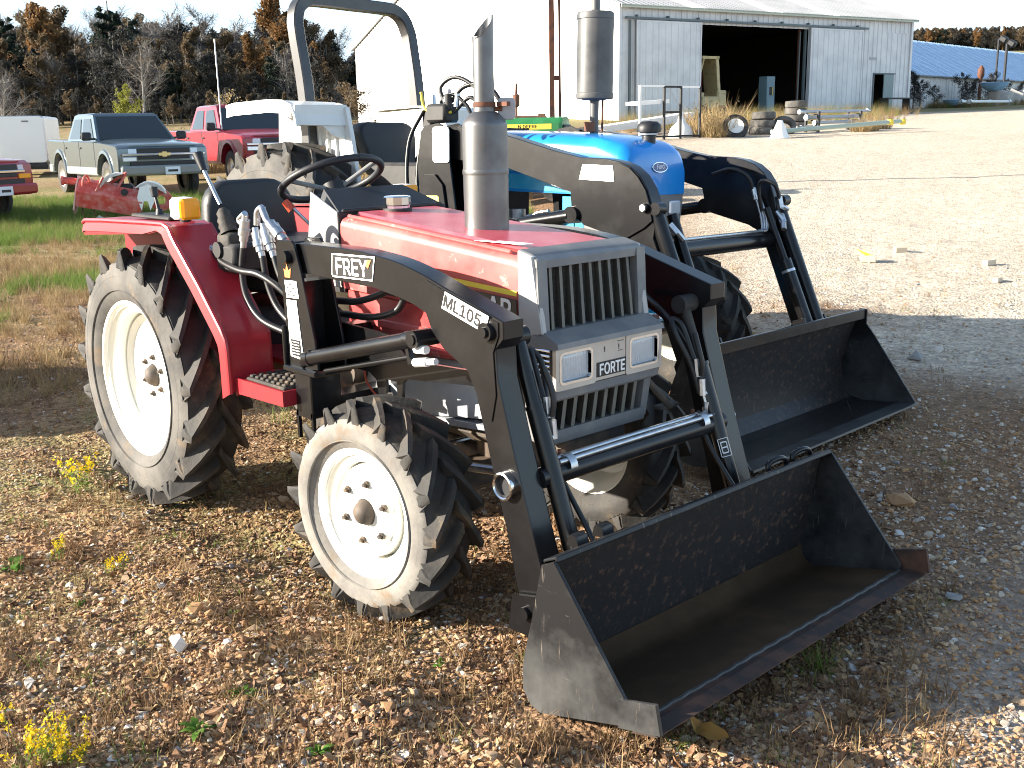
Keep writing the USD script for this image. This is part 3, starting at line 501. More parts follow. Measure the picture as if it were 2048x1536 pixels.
# cross tube with the steel lines
ct = obj('cross_tube', MB().cyl((2.232, -.43, .555), (2.232, .43, .555), .031, 28), M['black'], RT, smooth=50)
for k, (dx, dz) in enumerate(((-.030, .031), (-.008, .040), (.016, .036))):
    obj('steel_line', MB().tube(spline([(2.232 + dx, -.36, .555 + dz), (2.232 + dx, 0, .556 + dz), (2.232 + dx, .355, .555 + dz)]), .0082, 10), M['steel'], ct, smooth=60)
for s in (-1, 1):
    q = [(2.232 + .036 * math.sin(a), .555 + .012 + .036 * math.cos(a)) for a in np.linspace(-1.2, 1.5, 10)]
    obj('line_clamp', loft([[(x, s * .315 - .014, z), (x, s * .315 + .014, z), (x * 1 - .0, s * .315 + .014, z + .004), (x, s * .315 - .014, z + .004)] for x, z in q]), M['steel'], ct)
    obj('clamp_bolt', cylm((2.205, s * .315, .585), (2.205, s * .315, .612), .006, 8), M['rust'], ct)
    obj('line_fitting', MB().cyl((2.225, s * .365, .592), (2.225, s * .365, .632), .012, 8).cyl((2.21, s * .37, .60), (2.255, s * .37, .587), .011, 8).cyl((2.232, s * .385, .59), (2.20, s * .385, .605), .011, 8).cyl((2.222, s * .366, .63), (2.205, s * .366, .675), .0105, 8), M['steel'], ct)
# hoses at the elbow
for s in (-1, 1):
    hz = MB()
    hz.hose([(2.205, s * .366, .66), (2.185, s * .36, .74), (2.14, s * .345, .84), (2.06, s * .33, .92), (1.98, s * .36, .95), (1.92, s * .40, .96)], .009)
    hz.hose([(2.205, s * .350, .66), (2.175, s * .335, .76), (2.13, s * .31, .86), (2.10, s * .33, .90), (2.13, s * .345, .88), (2.165, s * .35, .80), (2.185, s * .352, .755)], .009)
    hz.hose([(2.18, s * .35, .86), (2.205, s * .345, .80), (2.215, s * .347, .76), (2.21, s * .35, .72)], .009)
    obj('loader_hose', hz, M['hose'], RT, smooth=60)
    obj('hose_fitting', MB().cyl((2.188, s * .352, .775), (2.196, s * .352, .715), .012, 8).cyl((2.196, s * .352, .722), (2.20, s * .385, .715), .010, 8).cyl((2.212, s * .35, .71), (2.218, s * .35, .655), .012, 8).cyl((2.216, s * .35, .662), (2.222, s * .39, .655), .010, 8), M['steel'], RT, smooth=40)
    obj('bucket_hose', MB().hose([(2.20, s * .345, .60), (2.26, s * .335, .50), (2.34, s * .335, .40), (2.39, s * .345, .335), (2.37, s * .365, .30), (2.35, s * .375, .315)], .008), M['hose'], RT, smooth=60)
# side frame plate with its tabs
fp = prism([(1.10, .885), (1.49, .872), (1.96, .86), (1.96, .74), (1.89, .752), (1.56, .722), (1.55, .70), (1.545, .625), (1.525, .605), (1.44, .60), (1.415, .62), (1.40, .70), (1.37, .72), (1.24, .722), (1.10, .70)], 'y', .30, .312, .002, ) if False else \
    prism([(1.10, .885), (1.49, .872), (1.60, .80), (1.96, .815), (1.96, .765), (1.89, .765), (1.575, .735), (1.555, .72), (1.545, .64), (1.525, .622), (1.45, .618), (1.425, .635), (1.405, .71), (1.37, .728), (1.24, .73), (1.10, .71)], 'y', .372, .384, 0, [[(1.462, .655), (1.462, .718), (1.522, .718), (1.522, .655)]])
obj('side_frame', MB(fp, mirror_y(fp)).box((1.9, 0, .79), (.05, .74, .05)).box((1.15, -.28, .80), (.06, .2, .12)).box((1.15, .28, .80), (.06, .2, .12)), M['black'], RT, smooth=20)
# bucket
BW = .651
bpoly = [(2.477, .436), (2.522, .458), (2.79, .135), (2.790, .105), (2.467, .011), (2.43, .02), (2.40, .057), (2.402, .138), (2.439, .276)]
bk_prof = [(2.520, .452), (2.487, .440), (2.4575, .2725), (2.428, .105), (2.440, .060), (2.475, .035), (2.80, .112)]
def shell(prof, th, y0, y1):
    P = np.asarray(prof, float); d = np.gradient(P, axis=0); d /= np.linalg.norm(d, axis=1, keepdims=True); nn = np.c_[-d[:, 1], d[:, 0]]
    Q = P - nn * th
    return loft([[(p[0], y0, p[1]), (p[0], y1, p[1]), (q[0], y1, q[1]), (q[0], y0, q[1])] for p, q in zip(P, Q)])
bu = obj('bucket', MB(shell(bk_prof, .008, -BW, BW)), M['bucket_in'], RT, smooth=25)
fl_ = [(2.4305, .1035), (2.4325, .088), (2.4385, .072), (2.449, .056), (2.462, .0475), (2.482, .0425), (2.52, .0500), (2.80, .1160)]
obj('bucket_floor', loft([[(x, -BW + .003, z), (x, BW - .003, z), (x, BW - .003, z - .002), (x, -BW + .003, z - .002)] for x, z in fl_]), M['floor_in'], bu, smooth=75)
obj('side_plate', prism(bpoly, 'y', BW, BW + .010, .002), M['bucket_out'], bu, smooth=False)
obj('side_plate', mirror_y(prism(bpoly, 'y', BW, BW + .010, .002)), M['bucket_out'], bu, smooth=False)
obj('top_lip', MB().box((2.500, 0, .450), (.055, 2 * BW, .016), rot((0, 1, 0), -24), b=.003), M['bucket_out'], bu)
obj('cutting_edge', MB(loft([[(2.795, -BW - .02, .099), (2.795, BW + .02, .099), (2.795, BW + .02, .117), (2.795, -BW - .02, .117)], [(2.83, -BW - .02, .108), (2.83, BW + .02, .108), (2.826, BW + .02, .124), (2.826, -BW - .02, .124)], [(2.872, -BW - .02, .118), (2.872, BW + .02, .118), (2.872, BW + .02, .121), (2.872, -BW - .02, .121)]])), M['edge'], bu, smooth=False)
obj('weld_bead', MB().tube([(2.795 + .002 * math.sin(k * 1.7), y, .117) for k, y in enumerate(np.linspace(-BW + .01, BW - .01, 70))], .007, 6), M['bucket_out'], bu)
for s in (False, True):
    q = prism([(2.752, .095), (2.752, .172), (2.868, .204), (2.884, .128)], 'y', BW + .012, BW + .024, .002)
    obj('corner_plate', mirror_y(q) if s else q, M['edge'] if s else M['bucket_out'], bu, smooth=False)
for s in (-1, 1):
    for y in (.415, .52): obj('bucket_lug', MB(prism([(2.20, .12), (2.22, .23), (2.31, .25), (2.44, .28), (2.415, .12)], 'y', s * y - .006, s * y + .006)), M['black'], bu)
    obj('lug_pin', cylm((2.275, s * .40, .19), (2.275, s * .54, .19), .02), M['black'], bu)
for y in (-.50, -.40, .38, .52):
    P_ = [(2.47 + dx, y + dy, .45 + dz) for dx, dy, dz in ((0, 0, -.03), (-.01, .0, .008), (-.005, .03, .022), (0, .06, .022), (.0, .085, .008), (0, .09, -.03))]
    obj('chain_hook', MB().hose(P_, .009) if y in (.38, .52) else prism([(2.43, .435), (2.437, .465), (2.45, .475), (2.47, .470), (2.48, .44)], 'y', -y - .022, -y + .022, .005), M['black'], bu, smooth=50)
# joystick, couplers and hoses behind the right post
js = obj('joystick', MB().cyl((.545, -.45, 1.265), (.43, -.45, 1.40), .0075, 10), M['steel'], RT, 'chrome joystick lever with black knob')
obj('joystick_knob', MB().cyl((.437, -.45, 1.392), (.398, -.45, 1.452), .013, 14, .021).cyl((.398, -.45, 1.45), (.396, -.45, 1.458), .021, 14, .012), M['seat'], js, smooth=50)
obj('joystick_boot', MB(lathem([(.035, 0), (.03, .02), (.034, .03), (.028, .045), (.032, .055), (.024, .07), (.026, .085), (.014, .10)], (.60, -.45, 1.16), (-.45, 0, .9), 20)).box((.60, -.44, 1.13), (.10, .09, .07), b=.015), M['rubber'], js, smooth=50)
obj('valve_block', MB().box((.62, -.43, 1.07), (.14, .12, .11), b=.015).cyl((.58, -.50, 1.10), (.58, -.42, 1.10), .03), M['blackmatte'], RT, smooth=40)
CPL = [((.735, -.455, 1.235), (.715, -.46, 1.115)), ((.79, -.45, 1.19), (.83, -.45, 1.085)), ((.83, -.44, 1.205), (.895, -.44, 1.09)), ((.86, -.42, 1.215), (.955, -.42, 1.12)), ((.88, -.455, 1.225), (1.03, -.455, 1.135))]
for k, (p, q) in enumerate(CPL):
    p, q = np.array(p), np.array(q); d = q - p
    ps_ = [0, .14, .15, .42, .43, .62, .63, .80, .81, 1.0]; rs_ = [.012, .012, .019, .019, .023, .023, .018, .018, .013, .013]
    obj('hose_coupler', MB().tube([p + d * a for a in ps_], rs_, 14), M['steel'], RT, smooth=35)
obj('elbow_fitting', MB().hose([(.79, -.44, 1.20), (.80, -.44, 1.245), (.83, -.44, 1.262), (.86, -.45, 1.245), (.885, -.455, 1.222)], .013, 10).hose([(.71, -.455, 1.20), (.69, -.455, 1.215), (.735, -.455, 1.24)], .012, 10), M['steel'], RT, smooth=60)
ho = [[(.715, -.46, 1.12), (.70, -.465, 1.03), (.73, -.47, .93), (.82, -.47, .86), (.95, -.46, .83), (1.06, -.45, .82)], [(.83, -.45, 1.09), (.85, -.45, 1.0), (.90, -.45, .92), (.98, -.45, .87), (1.06, -.45, .85)],
      [(.895, -.44, 1.09), (.93, -.44, 1.02), (1.0, -.44, .94), (1.06, -.44, .90)], [(.49, -.47, 1.09), (.60, -.49, 1.055), (.75, -.50, 1.035), (.86, -.49, 1.03), (.96, -.47, .99), (1.03, -.45, .93), (1.07, -.45, .87)],
      [(1.17, -.36, .95), (1.26, -.33, .955), (1.38, -.30, 1.0), (1.42, -.30, 1.06)], [(1.16, -.34, .90), (1.30, -.31, .90), (1.40, -.28, .93), (1.45, -.27, 1.0)]]
for h in ho: obj('hydraulic_hose', MB().hose(h, .0125, 10), M['hose'], RT, smooth=60)
obj('hose_end', MB().cyl((.445, -.47, 1.105), (.50, -.47, 1.088), .017, 10).cyl((.50, -.47, 1.088), (.53, -.475, 1.078), .014, 10), M['steel'], RT, smooth=40)
obj('small_wire', MB().hose([(1.22, -.30, .74), (1.23, -.30, .66), (1.28, -.28, .60), (1.34, -.25, .57)], .004, 6), M['redplastic'], RT)
obj('rear_tray', MB().box((-.1, 0, 1.0), (.5, .78, .03), b=.005).box((-.35, 0, .9), (.04, .7, .25)).box((.5, 0, .66), (.6, .66, .02)), M['red2'], RT)
# ------------------------------------------------------------------ the blue tractor behind it (local axes, +x forward)
FT = thing('blue_tractor', 'bright blue tractor with white fenders, roll bar and black loader behind the red one', 'tractor', (-1.069, 1.856, .003), 4.04, tilt=-1.44)
M['blue'] = mat('blue_paint', (.008, .21, .62), .24, col2=(.015, .26, .66), scale=5., coat=.5, spots=((.2, .35, .6), 20., .68, .78))
M['bluelight'] = mat('light_blue_paint', (.01, .30, .56), .35, col2=(.05, .38, .60), scale=12., coat=.2)
M['mufflerdark'] = mat('dark_muffler', (.075, .077, .08), .45, .3, col2=(.13, .13, .13), scale=5., rough2=.6, spots=((.2, .2, .19), 18., .66, .76))
M['offwhite'] = mat('fender_white', (.72, .73, .70), .4, col2=(.62, .62, .58), scale=4., lo=.5, hi=.8, coat=.15)
M['blueoval'] = mat('badge_blue', (.02, .04, .16), .3, coat=.3)
for left in (False, True):
    tractor_wheel(FT, 'rear_wheel', (-.62, (.66 if left else -.66), .72), 0, .735, .38, .36, 16, .055, .055, .40, .02, .10, 8, .07, left, M['rubbermid'])
    tractor_wheel(FT, 'front_wheel', (1.55, (.56 if left else -.56), .40), 0, .41, .22, .24, 14, .035, .05, .38, .04, .10, 6, .06, left, M['rubber'])
obj('engine_block', MB().box((1.2, 0, .78), (1.0, .34, .50), b=.04).box((.2, 0, .70), (1.2, .42, .44), b=.05).box((-.6, 0, .66), (.6, .5, .5), b=.06).cyl((-.66, -.6, .66), (-.66, .6, .66), .09).box((1.55, 0, .45), (.16, .9, .14), b=.02), M['dirtyiron'], FT)
obj('engine_pipe', MB().hose([(1.02, -.26, .98), (1.10, -.30, 1.04), (1.22, -.28, 1.05), (1.30, -.24, 1.02)], .02).hose([(1.10, -.30, .95), (1.12, -.31, 1.0), (1.15, -.31, 1.06), (1.24, -.30, 1.08)], .012).cyl((1.18, -.28, 1.0), (1.30, -.27, 1.05), .026).cyl((.95, -.24, .98), (.95, -.24, 1.08), .05), M['steel'], FT)
obj('cowl_panel', MB().add(prism([(1.29, .80), (1.29, 1.16), (1.44, 1.16), (1.44, .84)], 'y', .235, .25, .004)).box((1.37, -.252, 1.0), (.012, .006, .3)), M['bluelight'], FT)
def fsec(x, w, zt, zb, r):
    L = [(w, zb), (w * 1.01, zt - r - .05)]
    for a in np.radians(np.linspace(5, 70, 6)): L.append((w - r + r * math.cos(a), zt - r + r * math.sin(a) - .012))
    L += [(w * .55, zt - .006), (0, zt)]
    L = L + [(-y, z) for y, z in L[-2::-1]]
    return [(x, y, z) for y, z in L]
fh = obj('hood', loft([fsec(.58, .255, 1.508, 1.20, .08), fsec(.70, .262, 1.514, 1.18, .08), fsec(1.25, .265, 1.498, 1.175, .08), fsec(1.52, .265, 1.482, 1.17, .08), fsec(1.66, .262, 1.452, 1.165, .09), fsec(1.715, .255, 1.42, 1.165, .10), fsec(1.74, .235, 1.385, 1.17, .10)]), M['blue'], FT, smooth=32)
sticker(fh, 'side_stripe', [(.62, 1.30), (.62, 1.40), (1.50, 1.345), (1.50, 1.27)], 'y', .2655, M['bluelight'])
sticker(fh, 'side_sill', [(.62, 1.205), (.62, 1.285), (1.55, 1.255), (1.55, 1.175)], 'y', .2665, M['bluelight'])
sticker(fh, 'white_marks', [(.88, 1.315), (.88, 1.365), (1.10, 1.345), (1.10, 1.298)], 'y', .268, M['decalw'])
def ell(a, b, n=28): return [(a * math.cos(t), b * math.sin(t)) for t in np.linspace(0, 2 * PI, n, endpoint=False)]
en = np.array([.985, 0, .17]); eu = np.array([0, 1., 0]); ev = np.cross(en, eu)
ebase = prism(ell(.067, .029), (eu, ev, en), 0, .008, .003, o=(1.7385, 0, 1.312))
em = obj('oval_badge', ebase, M['chrome'], fh, smooth=40)
obj('badge_field', prism(ell(.060, .0235), (eu, ev, en), .008, .010, o=(1.7385, 0, 1.312)), M['blueoval'], em, smooth=False)
obj('badge_script', text3('Ford', .024, np.array([1.7385, 0, 1.303]) + en * .0105, eu + ev * .06, ev + eu * .12, .0012, False, True, .95), M['decalw'], em, smooth=False)
obj('front_grille', MB(loft([[(1.40, -.25, 1.17), (1.40, .25, 1.17), (1.735, .235, 1.17), (1.735, -.235, 1.17)], [(1.40, -.25, .72), (1.40, .25, .72), (1.70, .23, .72), (1.70, -.23, .72)]])), M['grey'], FT, smooth=20)
for k in range(9): obj('grille_bar', boxm((1.722, -.18 + k * .045, .95), (.02, .012, .36), rot((0, 1, 0), -4.5), b=.004), M['slat'], FT)
obj('headlight', MB().box((1.735, -.14, 1.10), (.02, .12, .08), b=.008).box((1.735, .14, 1.10), (.02, .12, .08), b=.008), M['reflector'], FT) if False else None
for s in (-1, 1): obj('headlight', boxm((1.735, s * .155, 1.10), (.02, .10, .07), b=.008), M['reflector'], FT)
obj('front_weight', MB().box((1.78, 0, .62), (.16, .42, .20), b=.02), M['bluelight'], FT)
pc = obj('precleaner', lathem([(.035, 1.40), (.036, 1.475), (.042, 1.478), (.042, 1.488), (.063, 1.492), (.066, 1.51), (.060, 1.532), (.042, 1.547), (.0005, 1.550)], (1.655, .02, 0), (0, 0, 1), 28), M['seat'], FT, smooth=50)
obj('precleaner_cup', lathem([(.034, 1.435), (.034, 1.475), (.046, 1.479), (.046, 1.487), (.034, 1.489)], (1.655, .02, 0), (0, 0, 1), 28), M['lens'], pc, smooth=50)
ms = obj('muffler', lathem([(.024, 1.48), (.024, 1.66), (.026, 1.662), (.098, 1.672), (.101, 1.68), (.101, 1.70), (.098, 1.703), (.098, 2.08), (.101, 2.083), (.101, 2.105), (.095, 2.118), (.03, 2.125), (.022, 2.13), (.022, 2.55), (.019, 2.55), (.019, 2.2)], (1.31, -.01, 0), (0, 0, 1), 36), M['mufflerdark'] if 'mufflerdark' in M else M['muffler'], FT, smooth=40)
obj('heat_wire', MB().cyl((1.31, .06, 1.50), (1.31, .06, 1.67), .006, 8).cyl((1.31, -.05, 1.5), (1.31, -.05, 1.55), .03, 12), M['rust'], ms)
obj('dash', MB(loft([[(.36, -.20, 1.48), (.36, .20, 1.48), (.60, .25, 1.53), (.60, -.25, 1.53)], [(.42, -.22, 1.0), (.42, .22, 1.0), (.60, .25, 1.0), (.60, -.25, 1.0)]])), M['blackmatte'], FT)
# white fenders: inner wall, wide top shelf with rounded nose
for left in (False, True):
    mir = mirror_y if left else (lambda z: z if isinstance(z, trimesh.Trimesh) else z.mesh())
    wall = [(-1.0, 1.02), (-1.02, 1.40), (-1.0, 1.66), (-.38, 1.685), (-.30, 1.66), (-.25, 1.45), (-.17, 1.02), (-.15, .80), (-.9, .80)]
    f = MB(prism(wall, 'y', .40, .43, .006))
    top = [(-1.03, 1.678), (-.95, 1.690), (-.60, 1.700), (-.44, 1.694), (-.35, 1.665), (-.315, 1.61), (-.302, 1.55)]
    f.add(strip(top, -.80, -.405, .012)).tube([(x, -.80, z - .008) for x, z in top], .012, 8)
    f.add(loft([[(x, -.80, z - .01), (x, -.808, z - .01), (x, -.808, z - .075), (x, -.80, z - .075)] for x, z in top[:-2]]))
    f.add(prism([(-.85, 1.55), (-.42, 1.55), (-.50, 1.40), (-.80, 1.38)], 'x', -.232, -.222, .004) if False else prism([(-.80, 1.545), (-.80, 1.665), (-.41, 1.675), (-.41, 1.46), (-.52, 1.49), (-.60, 1.545)], 'x', -.326, -.316, .003))
    for xx in (-.53, -.44, -.36): f.add(loft([[(xx - .012, -.43, 1.02), (xx + .012, -.43, 1.02), (xx + .006, -.445, 1.02), (xx - .006, -.445, 1.02)], [(xx - .05 - .012, -.43, 1.6), (xx - .05 + .012, -.43, 1.6), (xx - .05 + .006, -.445, 1.6), (xx - .05 - .006, -.445, 1.6)]]))
    obj('fender', mir(f), M['offwhite'], FT, smooth=30)
# roll bar
rp = [(-.60, -.47, .95), (-.635, -.47, 1.687), (-.705, -.475, 2.10), (-.725, -.468, 2.20), (-.74, -.435, 2.28), (-.748, -.37, 2.325), (-.75, -.28, 2.336), (-.75, 0, 2.336), (-.75, .28, 2.336), (-.748, .37, 2.325), (-.74, .435, 2.28), (-.725, .468, 2.20), (-.705, .475, 2.10), (-.635, .47, 1.687), (-.60, .47, .95)]
rs = spline(rp, 6)
Pp, Nn, Bb = sec_frames(rs)
secs = []
for k in range(len(rs)):
    t = rs[min(k + 1, len(rs) - 1)] - rs[max(k - 1, 0)]; t /= np.linalg.norm(t); ax = np.array([1., 0, 0]); ax = ax - t * (ax @ t); ax /= np.linalg.norm(ax); ay = np.cross(t, ax)
    secs.append([rs[k] + ax * a * .044 + ay * b * .038 for a, b in ((1, .8), (.8, 1), (-.8, 1), (-1, .8), (-1, -.8), (-.8, -1), (.8, -1), (1, -.8))])
M['barblack'] = mat('roll_bar_black', (.02, .021, .022), .38, col2=(.035, .036, .037), scale=8., coat=.3)
obj('roll_bar', loft(secs), M['barblack'], FT, smooth=30)
# seat
def fseat(x, k): return [(x - .50 + (z - 1.4) * -.25, .02 + y * k, 1.40 + (z - 1.40) * k) for y, z in [((y * (1.0 + (z - 1.40) * 1.2)), z) for y, z in rrect(.42, .36, .09, 6, (-.0, 1.40))]]
fs = MB(loft([fseat(.0, .9), fseat(.02, 1), fseat(.09, 1), fseat(.11, .93)]))
fs.add(loft([fseat(-.06, .8), fseat(-.05, .92), fseat(.0, .95)])).box((-.24, .02, 1.20), (.40, .40, .10), b=.04).box((-.26, .02, 1.04), (.26, .26, .26), b=.02)
so_ = obj('seat', fs, M['seat'], FT, smooth=45)
obj('seat_tag', boxm((-.125, .10, 1.06), (.006, .05, .07)), M['yellowdec'], so_)
obj('seat_arm', MB().cyl((-.45, .22, 1.28), (-.30, .30, 1.50), .014).cyl((-.30, .30, 1.50), (-.20, .30, 1.52), .016), M['seat'], so_)
obj('control_console', MB().box((.12, -.36, 1.18), (.5, .08, .3), b=.02), M['blackmatte'], FT)
# loader of the blue tractor
fa = [(.70, 1.44), (.72, 1.50), (.76, 1.525), (.908, 1.522), (1.198, 1.478), (1.55, 1.395), (1.70, 1.368), (1.849, 1.362), (1.93, 1.350), (2.0, 1.325), (2.055, 1.285), (2.10, 1.225), (2.13, 1.15), (2.15, 1.06), (2.14, 1.0), (2.42, .40), (2.38, .30), (2.34, .32), (2.06, .96), (1.976, 1.000), (1.74, 1.055), (1.70, 1.085), (1.672, 1.19), (1.198, 1.315), (.905, 1.345), (.74, 1.36)]
for left in (False, True):
    mir = mirror_y if left else (lambda z: z if isinstance(z, trimesh.Trimesh) else z.mesh())
    ar = obj('loader_arm', mir(prism(fa, 'y', .515, .60, .005)), M['black'], FT, smooth=25)
    pl_ = [(1.655, 1.10), (1.645, 1.22), (1.66, 1.30), (1.71, 1.363), (1.849, 1.358), (1.93, 1.345), (2.0, 1.32), (2.05, 1.28), (2.095, 1.22), (2.122, 1.15), (2.135, 1.08), (2.09, 1.045), (1.975, .985), (1.73, 1.045)]
    obj('elbow_plate', mir(prism(pl_, 'y', .602, .610, .002)), M['black'], ar, smooth=25)
    obj('pivot_pin', mir(MB(cylm((2.095, -.55, 1.14), (2.095, -.63, 1.14), .022, 20), cylm((2.15, -.55, 1.135), (2.15, -.61, 1.135), .03, 16))), M['black'], ar)
    obj('pin_face', mir(cylm((2.095, -.62, 1.14), (2.095, -.632, 1.14), .016, 18)), M['steel'], ar)
    fp_ = MB()
    for d0, d1 in ((.625, .637), (.48, .492)):
        fp_.add(prism([(.60, 1.50), (.63, 1.53), (.74, 1.545), (.80, 1.52), (.83, 1.30), (.87, 1.05), (.87, .70), (.60, .70), (.60, 1.05), (.57, 1.30)], 'y', d0, d1, .002))
    fp_.box((.63, -.558, 1.1), (.03, .13, .75)).box((.74, -.558, .72), (.28, .16, .05))
    ps = obj('loader_post', mir(fp_), M['black'], FT, smooth=25)
    if not left:
        obj('lower_plate', prism([(.58, .98), (.60, 1.22), (.64, 1.27), (.72, 1.275), (.78, 1.22), (.82, 1.0)], 'y', .64, .652, .003), M['black'], ps)
        obj('mirror_plate', prism(rrect(.13, .19, .02, 3, (.765, 1.43)), 'y', .640, .646, .001), M['decalw'], ps, 'white plate on the loader post')
        yl = sticker(ps, 'yellow_label', rrect(.105, .15, .012, 3, (.700, 1.085)), 'y', .653, M['yellowdec'])
        for k in range(5): sticker(ps, 'label_line', [(.66, 1.035 + k * .02), (.66, 1.039 + k * .02), (.74, 1.039 + k * .02), (.74, 1.035 + k * .02)], 'y', .6545, M['decalk'])
        frey_plate(ar, (.93, -.6015, 1.345), (.985, 0, -.17), (.17, 0, .985), .27, .105)
        obj('white_plate', prism([(1.70, 1.262), (1.722, 1.335), (1.905, 1.330), (1.915, 1.255)], 'y', .6105, .612, 0), M['decalw'], ar, smooth=False)
    obj('lift_cylinder', mir(MB().cyl((.85, -.555, .96), (1.64, -.60, 1.085), .034, 22).cyl((1.66, -.56, 1.09), (1.66, -.63, 1.09), .042, 20)), M['black'], FT, smooth=45)
    g0, g1 = np.array([2.13, -.44, 1.10]), np.array([2.41, -.46, .46])
    gm = g0 + (g1 - g0) * (.42)
    bc = obj('bucket_cylinder', mir(MB().cyl(g0, g1, .028, 20)) if not left else mir(MB().cyl(g0, gm, .018, 16).cyl(gm, g1, .034, 22)), M['black'], FT, smooth=45)
    obj('cylinder_clip', mir(MB().cyl(g0 + (g1 - g0) * .5, g0 + (g1 - g0) * .52, .036, 18)), M['steel'] if left else M['black'], bc)
    obj('arm_tube', mir(MB().cyl((2.12, -.565, 1.13), (2.42, -.565, .45), .036, 24)), M['black'], FT, smooth=45)
    obj('arm_fitting', mir(MB().cyl((2.17, -.52, 1.06), (2.20, -.50, 1.02), .02, 8).cyl((2.2, -.50, 1.03), (2.22, -.47, .99), .014, 8)), M['steel'], FT)
    for d0 in (.40, .62): obj('bucket_bracket', mir(prism([(2.30, .42), (2.34, .52), (2.40, .54), (2.455, .44), (2.405, .27), (2.36, .28)], 'y', d0, d0 + .015, .002)), M['black'], FT)
obj('cross_tube', MB().cyl((2.10, -.52, .925), (2.10, .52, .925), .042, 28), M['black'], FT, smooth=50)
obj('steel_line', MB().cyl((2.08, -.45, .972), (2.08, .45, .972), .008, 10).cyl((2.10, -.45, .974), (2.10, .45, .974), .008, 10), M['steel'], FT)
for k in range(3):
    obj('line_tube', MB().hose([(2.085 + k * .014, .44, .975), (2.09 + k * .014, .475, .985), (2.07 + k * .016, .49, 1.05), (2.03 + k * .012, .49, 1.16)], .008), M['steel'], FT, smooth=50)
    obj('line_fitting', MB().cyl((2.035 + k * .013, .49, 1.14), (2.015 + k * .02, .49, 1.20 - k * .03), .014, 8), M['steel'], FT)
obj('loader_hose', MB().hose([(2.02, .49, 1.18), (1.99, .47, 1.26), (1.90, .45, 1.30), (1.78, .45, 1.27)], .011).hose([(2.08, .48, 1.08), (2.07, .45, 1.20), (2.10, .44, 1.24), (2.16, .46, 1.22), (2.18, .49, 1.14)], .011), M['hose'], FT, smooth=60)
obj('hose_fitting', MB().cyl((2.175, .49, 1.16), (2.19, .49, 1.10), .014, 8).cyl((2.185, .49, 1.11), (2.20, .54, 1.09), .012, 8).cyl((2.16, .49, 1.08), (2.20, .50, 1.03), .013, 8), M['steel'], FT)
FB = [(2.530, .545), (2.510, .542), (2.455, .40), (2.415, .25), (2.43, .12), (2.49, .062), (2.56, .050), (2.83, .073)]
fb = obj('bucket', MB(shell(FB, .008, -.84, .84)), M['bucket_in'], FT, smooth=25)
fbp = [(2.500, .555), (2.545, .553), (2.545, .475), (2.60, .41), (2.85, .078), (2.56, .040), (2.47, .055), (2.42, .11), (2.40, .25), (2.44, .40)]
for s in (False, True):
    q = prism(fbp, 'y', .84, .85, .002); obj('side_plate', mirror_y(q) if s else q, M['bucket_out'], fb, smooth=False)
obj('top_lip', MB().box((2.530, 0, .528), (.014, 1.68, .055), b=.003), M['black'], fb)
obj('cutting_edge', MB(loft([[(2.76, -.85, .058), (2.76, .85, .058), (2.76, .85, .072), (2.76, -.85, .072)], [(2.865, -.85, .072), (2.865, .85, .072), (2.862, .85, .082), (2.862, -.85, .082)]])), M['bucket_out'], fb, smooth=False)
# hydraulic clutter at the blue tractor's right post
vb = obj('valve_block', MB().box((.63, -.50, 1.60), (.16, .12, .10), b=.015).box((.52, -.48, 1.57), (.08, .08, .1), b=.012).cyl((.70, -.52, 1.62), (.70, -.52, 1.70), .02), M['blackmatte'], FT, smooth=40)
for h, r_ in (([(.66, -.5, 1.64), (.62, -.5, 1.74), (.72, -.48, 1.79), (.86, -.46, 1.72), (.94, -.45, 1.56)], .011), ([(.70, -.5, 1.66), (.78, -.47, 1.74), (.92, -.45, 1.74), (1.0, -.43, 1.66), (1.02, -.42, 1.55)], .012), ([(.72, -.5, 1.60), (.82, -.47, 1.68), (.90, -.45, 1.60), (.98, -.43, 1.54)], .011), ([(.50, -.52, 1.62), (.42, -.56, 1.45), (.44, -.60, 1.2), (.52, -.62, 1.0), (.64, -.62, .85)], .012), ([(.54, -.50, 1.60), (.47, -.52, 1.42), (.48, -.56, 1.2), (.58, -.60, 1.0), (.68, -.6, .86)], .011), ([(.58, -.5, 1.64), (.70, -.5, 1.70), (.80, -.48, 1.64), (.84, -.46, 1.54)], .010)):
    obj('hydraulic_hose', MB().hose(h, r_, 8), M['hose'], FT, smooth=60)
obj('yellow_cable', MB().hose([(.46, -.50, 1.72), (.48, -.50, 1.64), (.56, -.52, 1.60), (.64, -.53, 1.59), (.72, -.52, 1.605)], .008, 8).cyl((.56, -.525, 1.60), (.65, -.525, 1.592), .018, 10), M['yellow'], FT, smooth=50)
for k, (x, z) in enumerate(((.60, 1.66), (.66, 1.69), (.74, 1.66), (.56, 1.66), (.69, 1.64))): obj('steel_fitting', MB().cyl((x, -.50, z - .03), (x + .03 - .015 * k, -.49, z + .04), .016, 10), M['steel'], FT)
obj('grey_post', MB().box((.40, -.40, 1.15), (.08, .06, .6), b=.01), M['barblack'], FT)
obj('red_reflector', MB().cyl((.46, -.44, 1.18), (.46, -.455, 1.18), .02, 16), M['redplastic'], FT)
obj('steering_wheel', MB().tube(np.array([(.22 + .20 * math.cos(a) * .85, .2 * math.sin(a), 1.60 + .20 * math.cos(a) * .5 - .1) for a in np.linspace(0, 2 * PI, 40)]), .014, 10), M['seat'], FT) if False else None
obj('platform', MB().box((.1, 0, .88), (.9, .8, .03)).box((-.45, 0, 1.0), (.5, .78, .04)), M['bluelight'], FT)
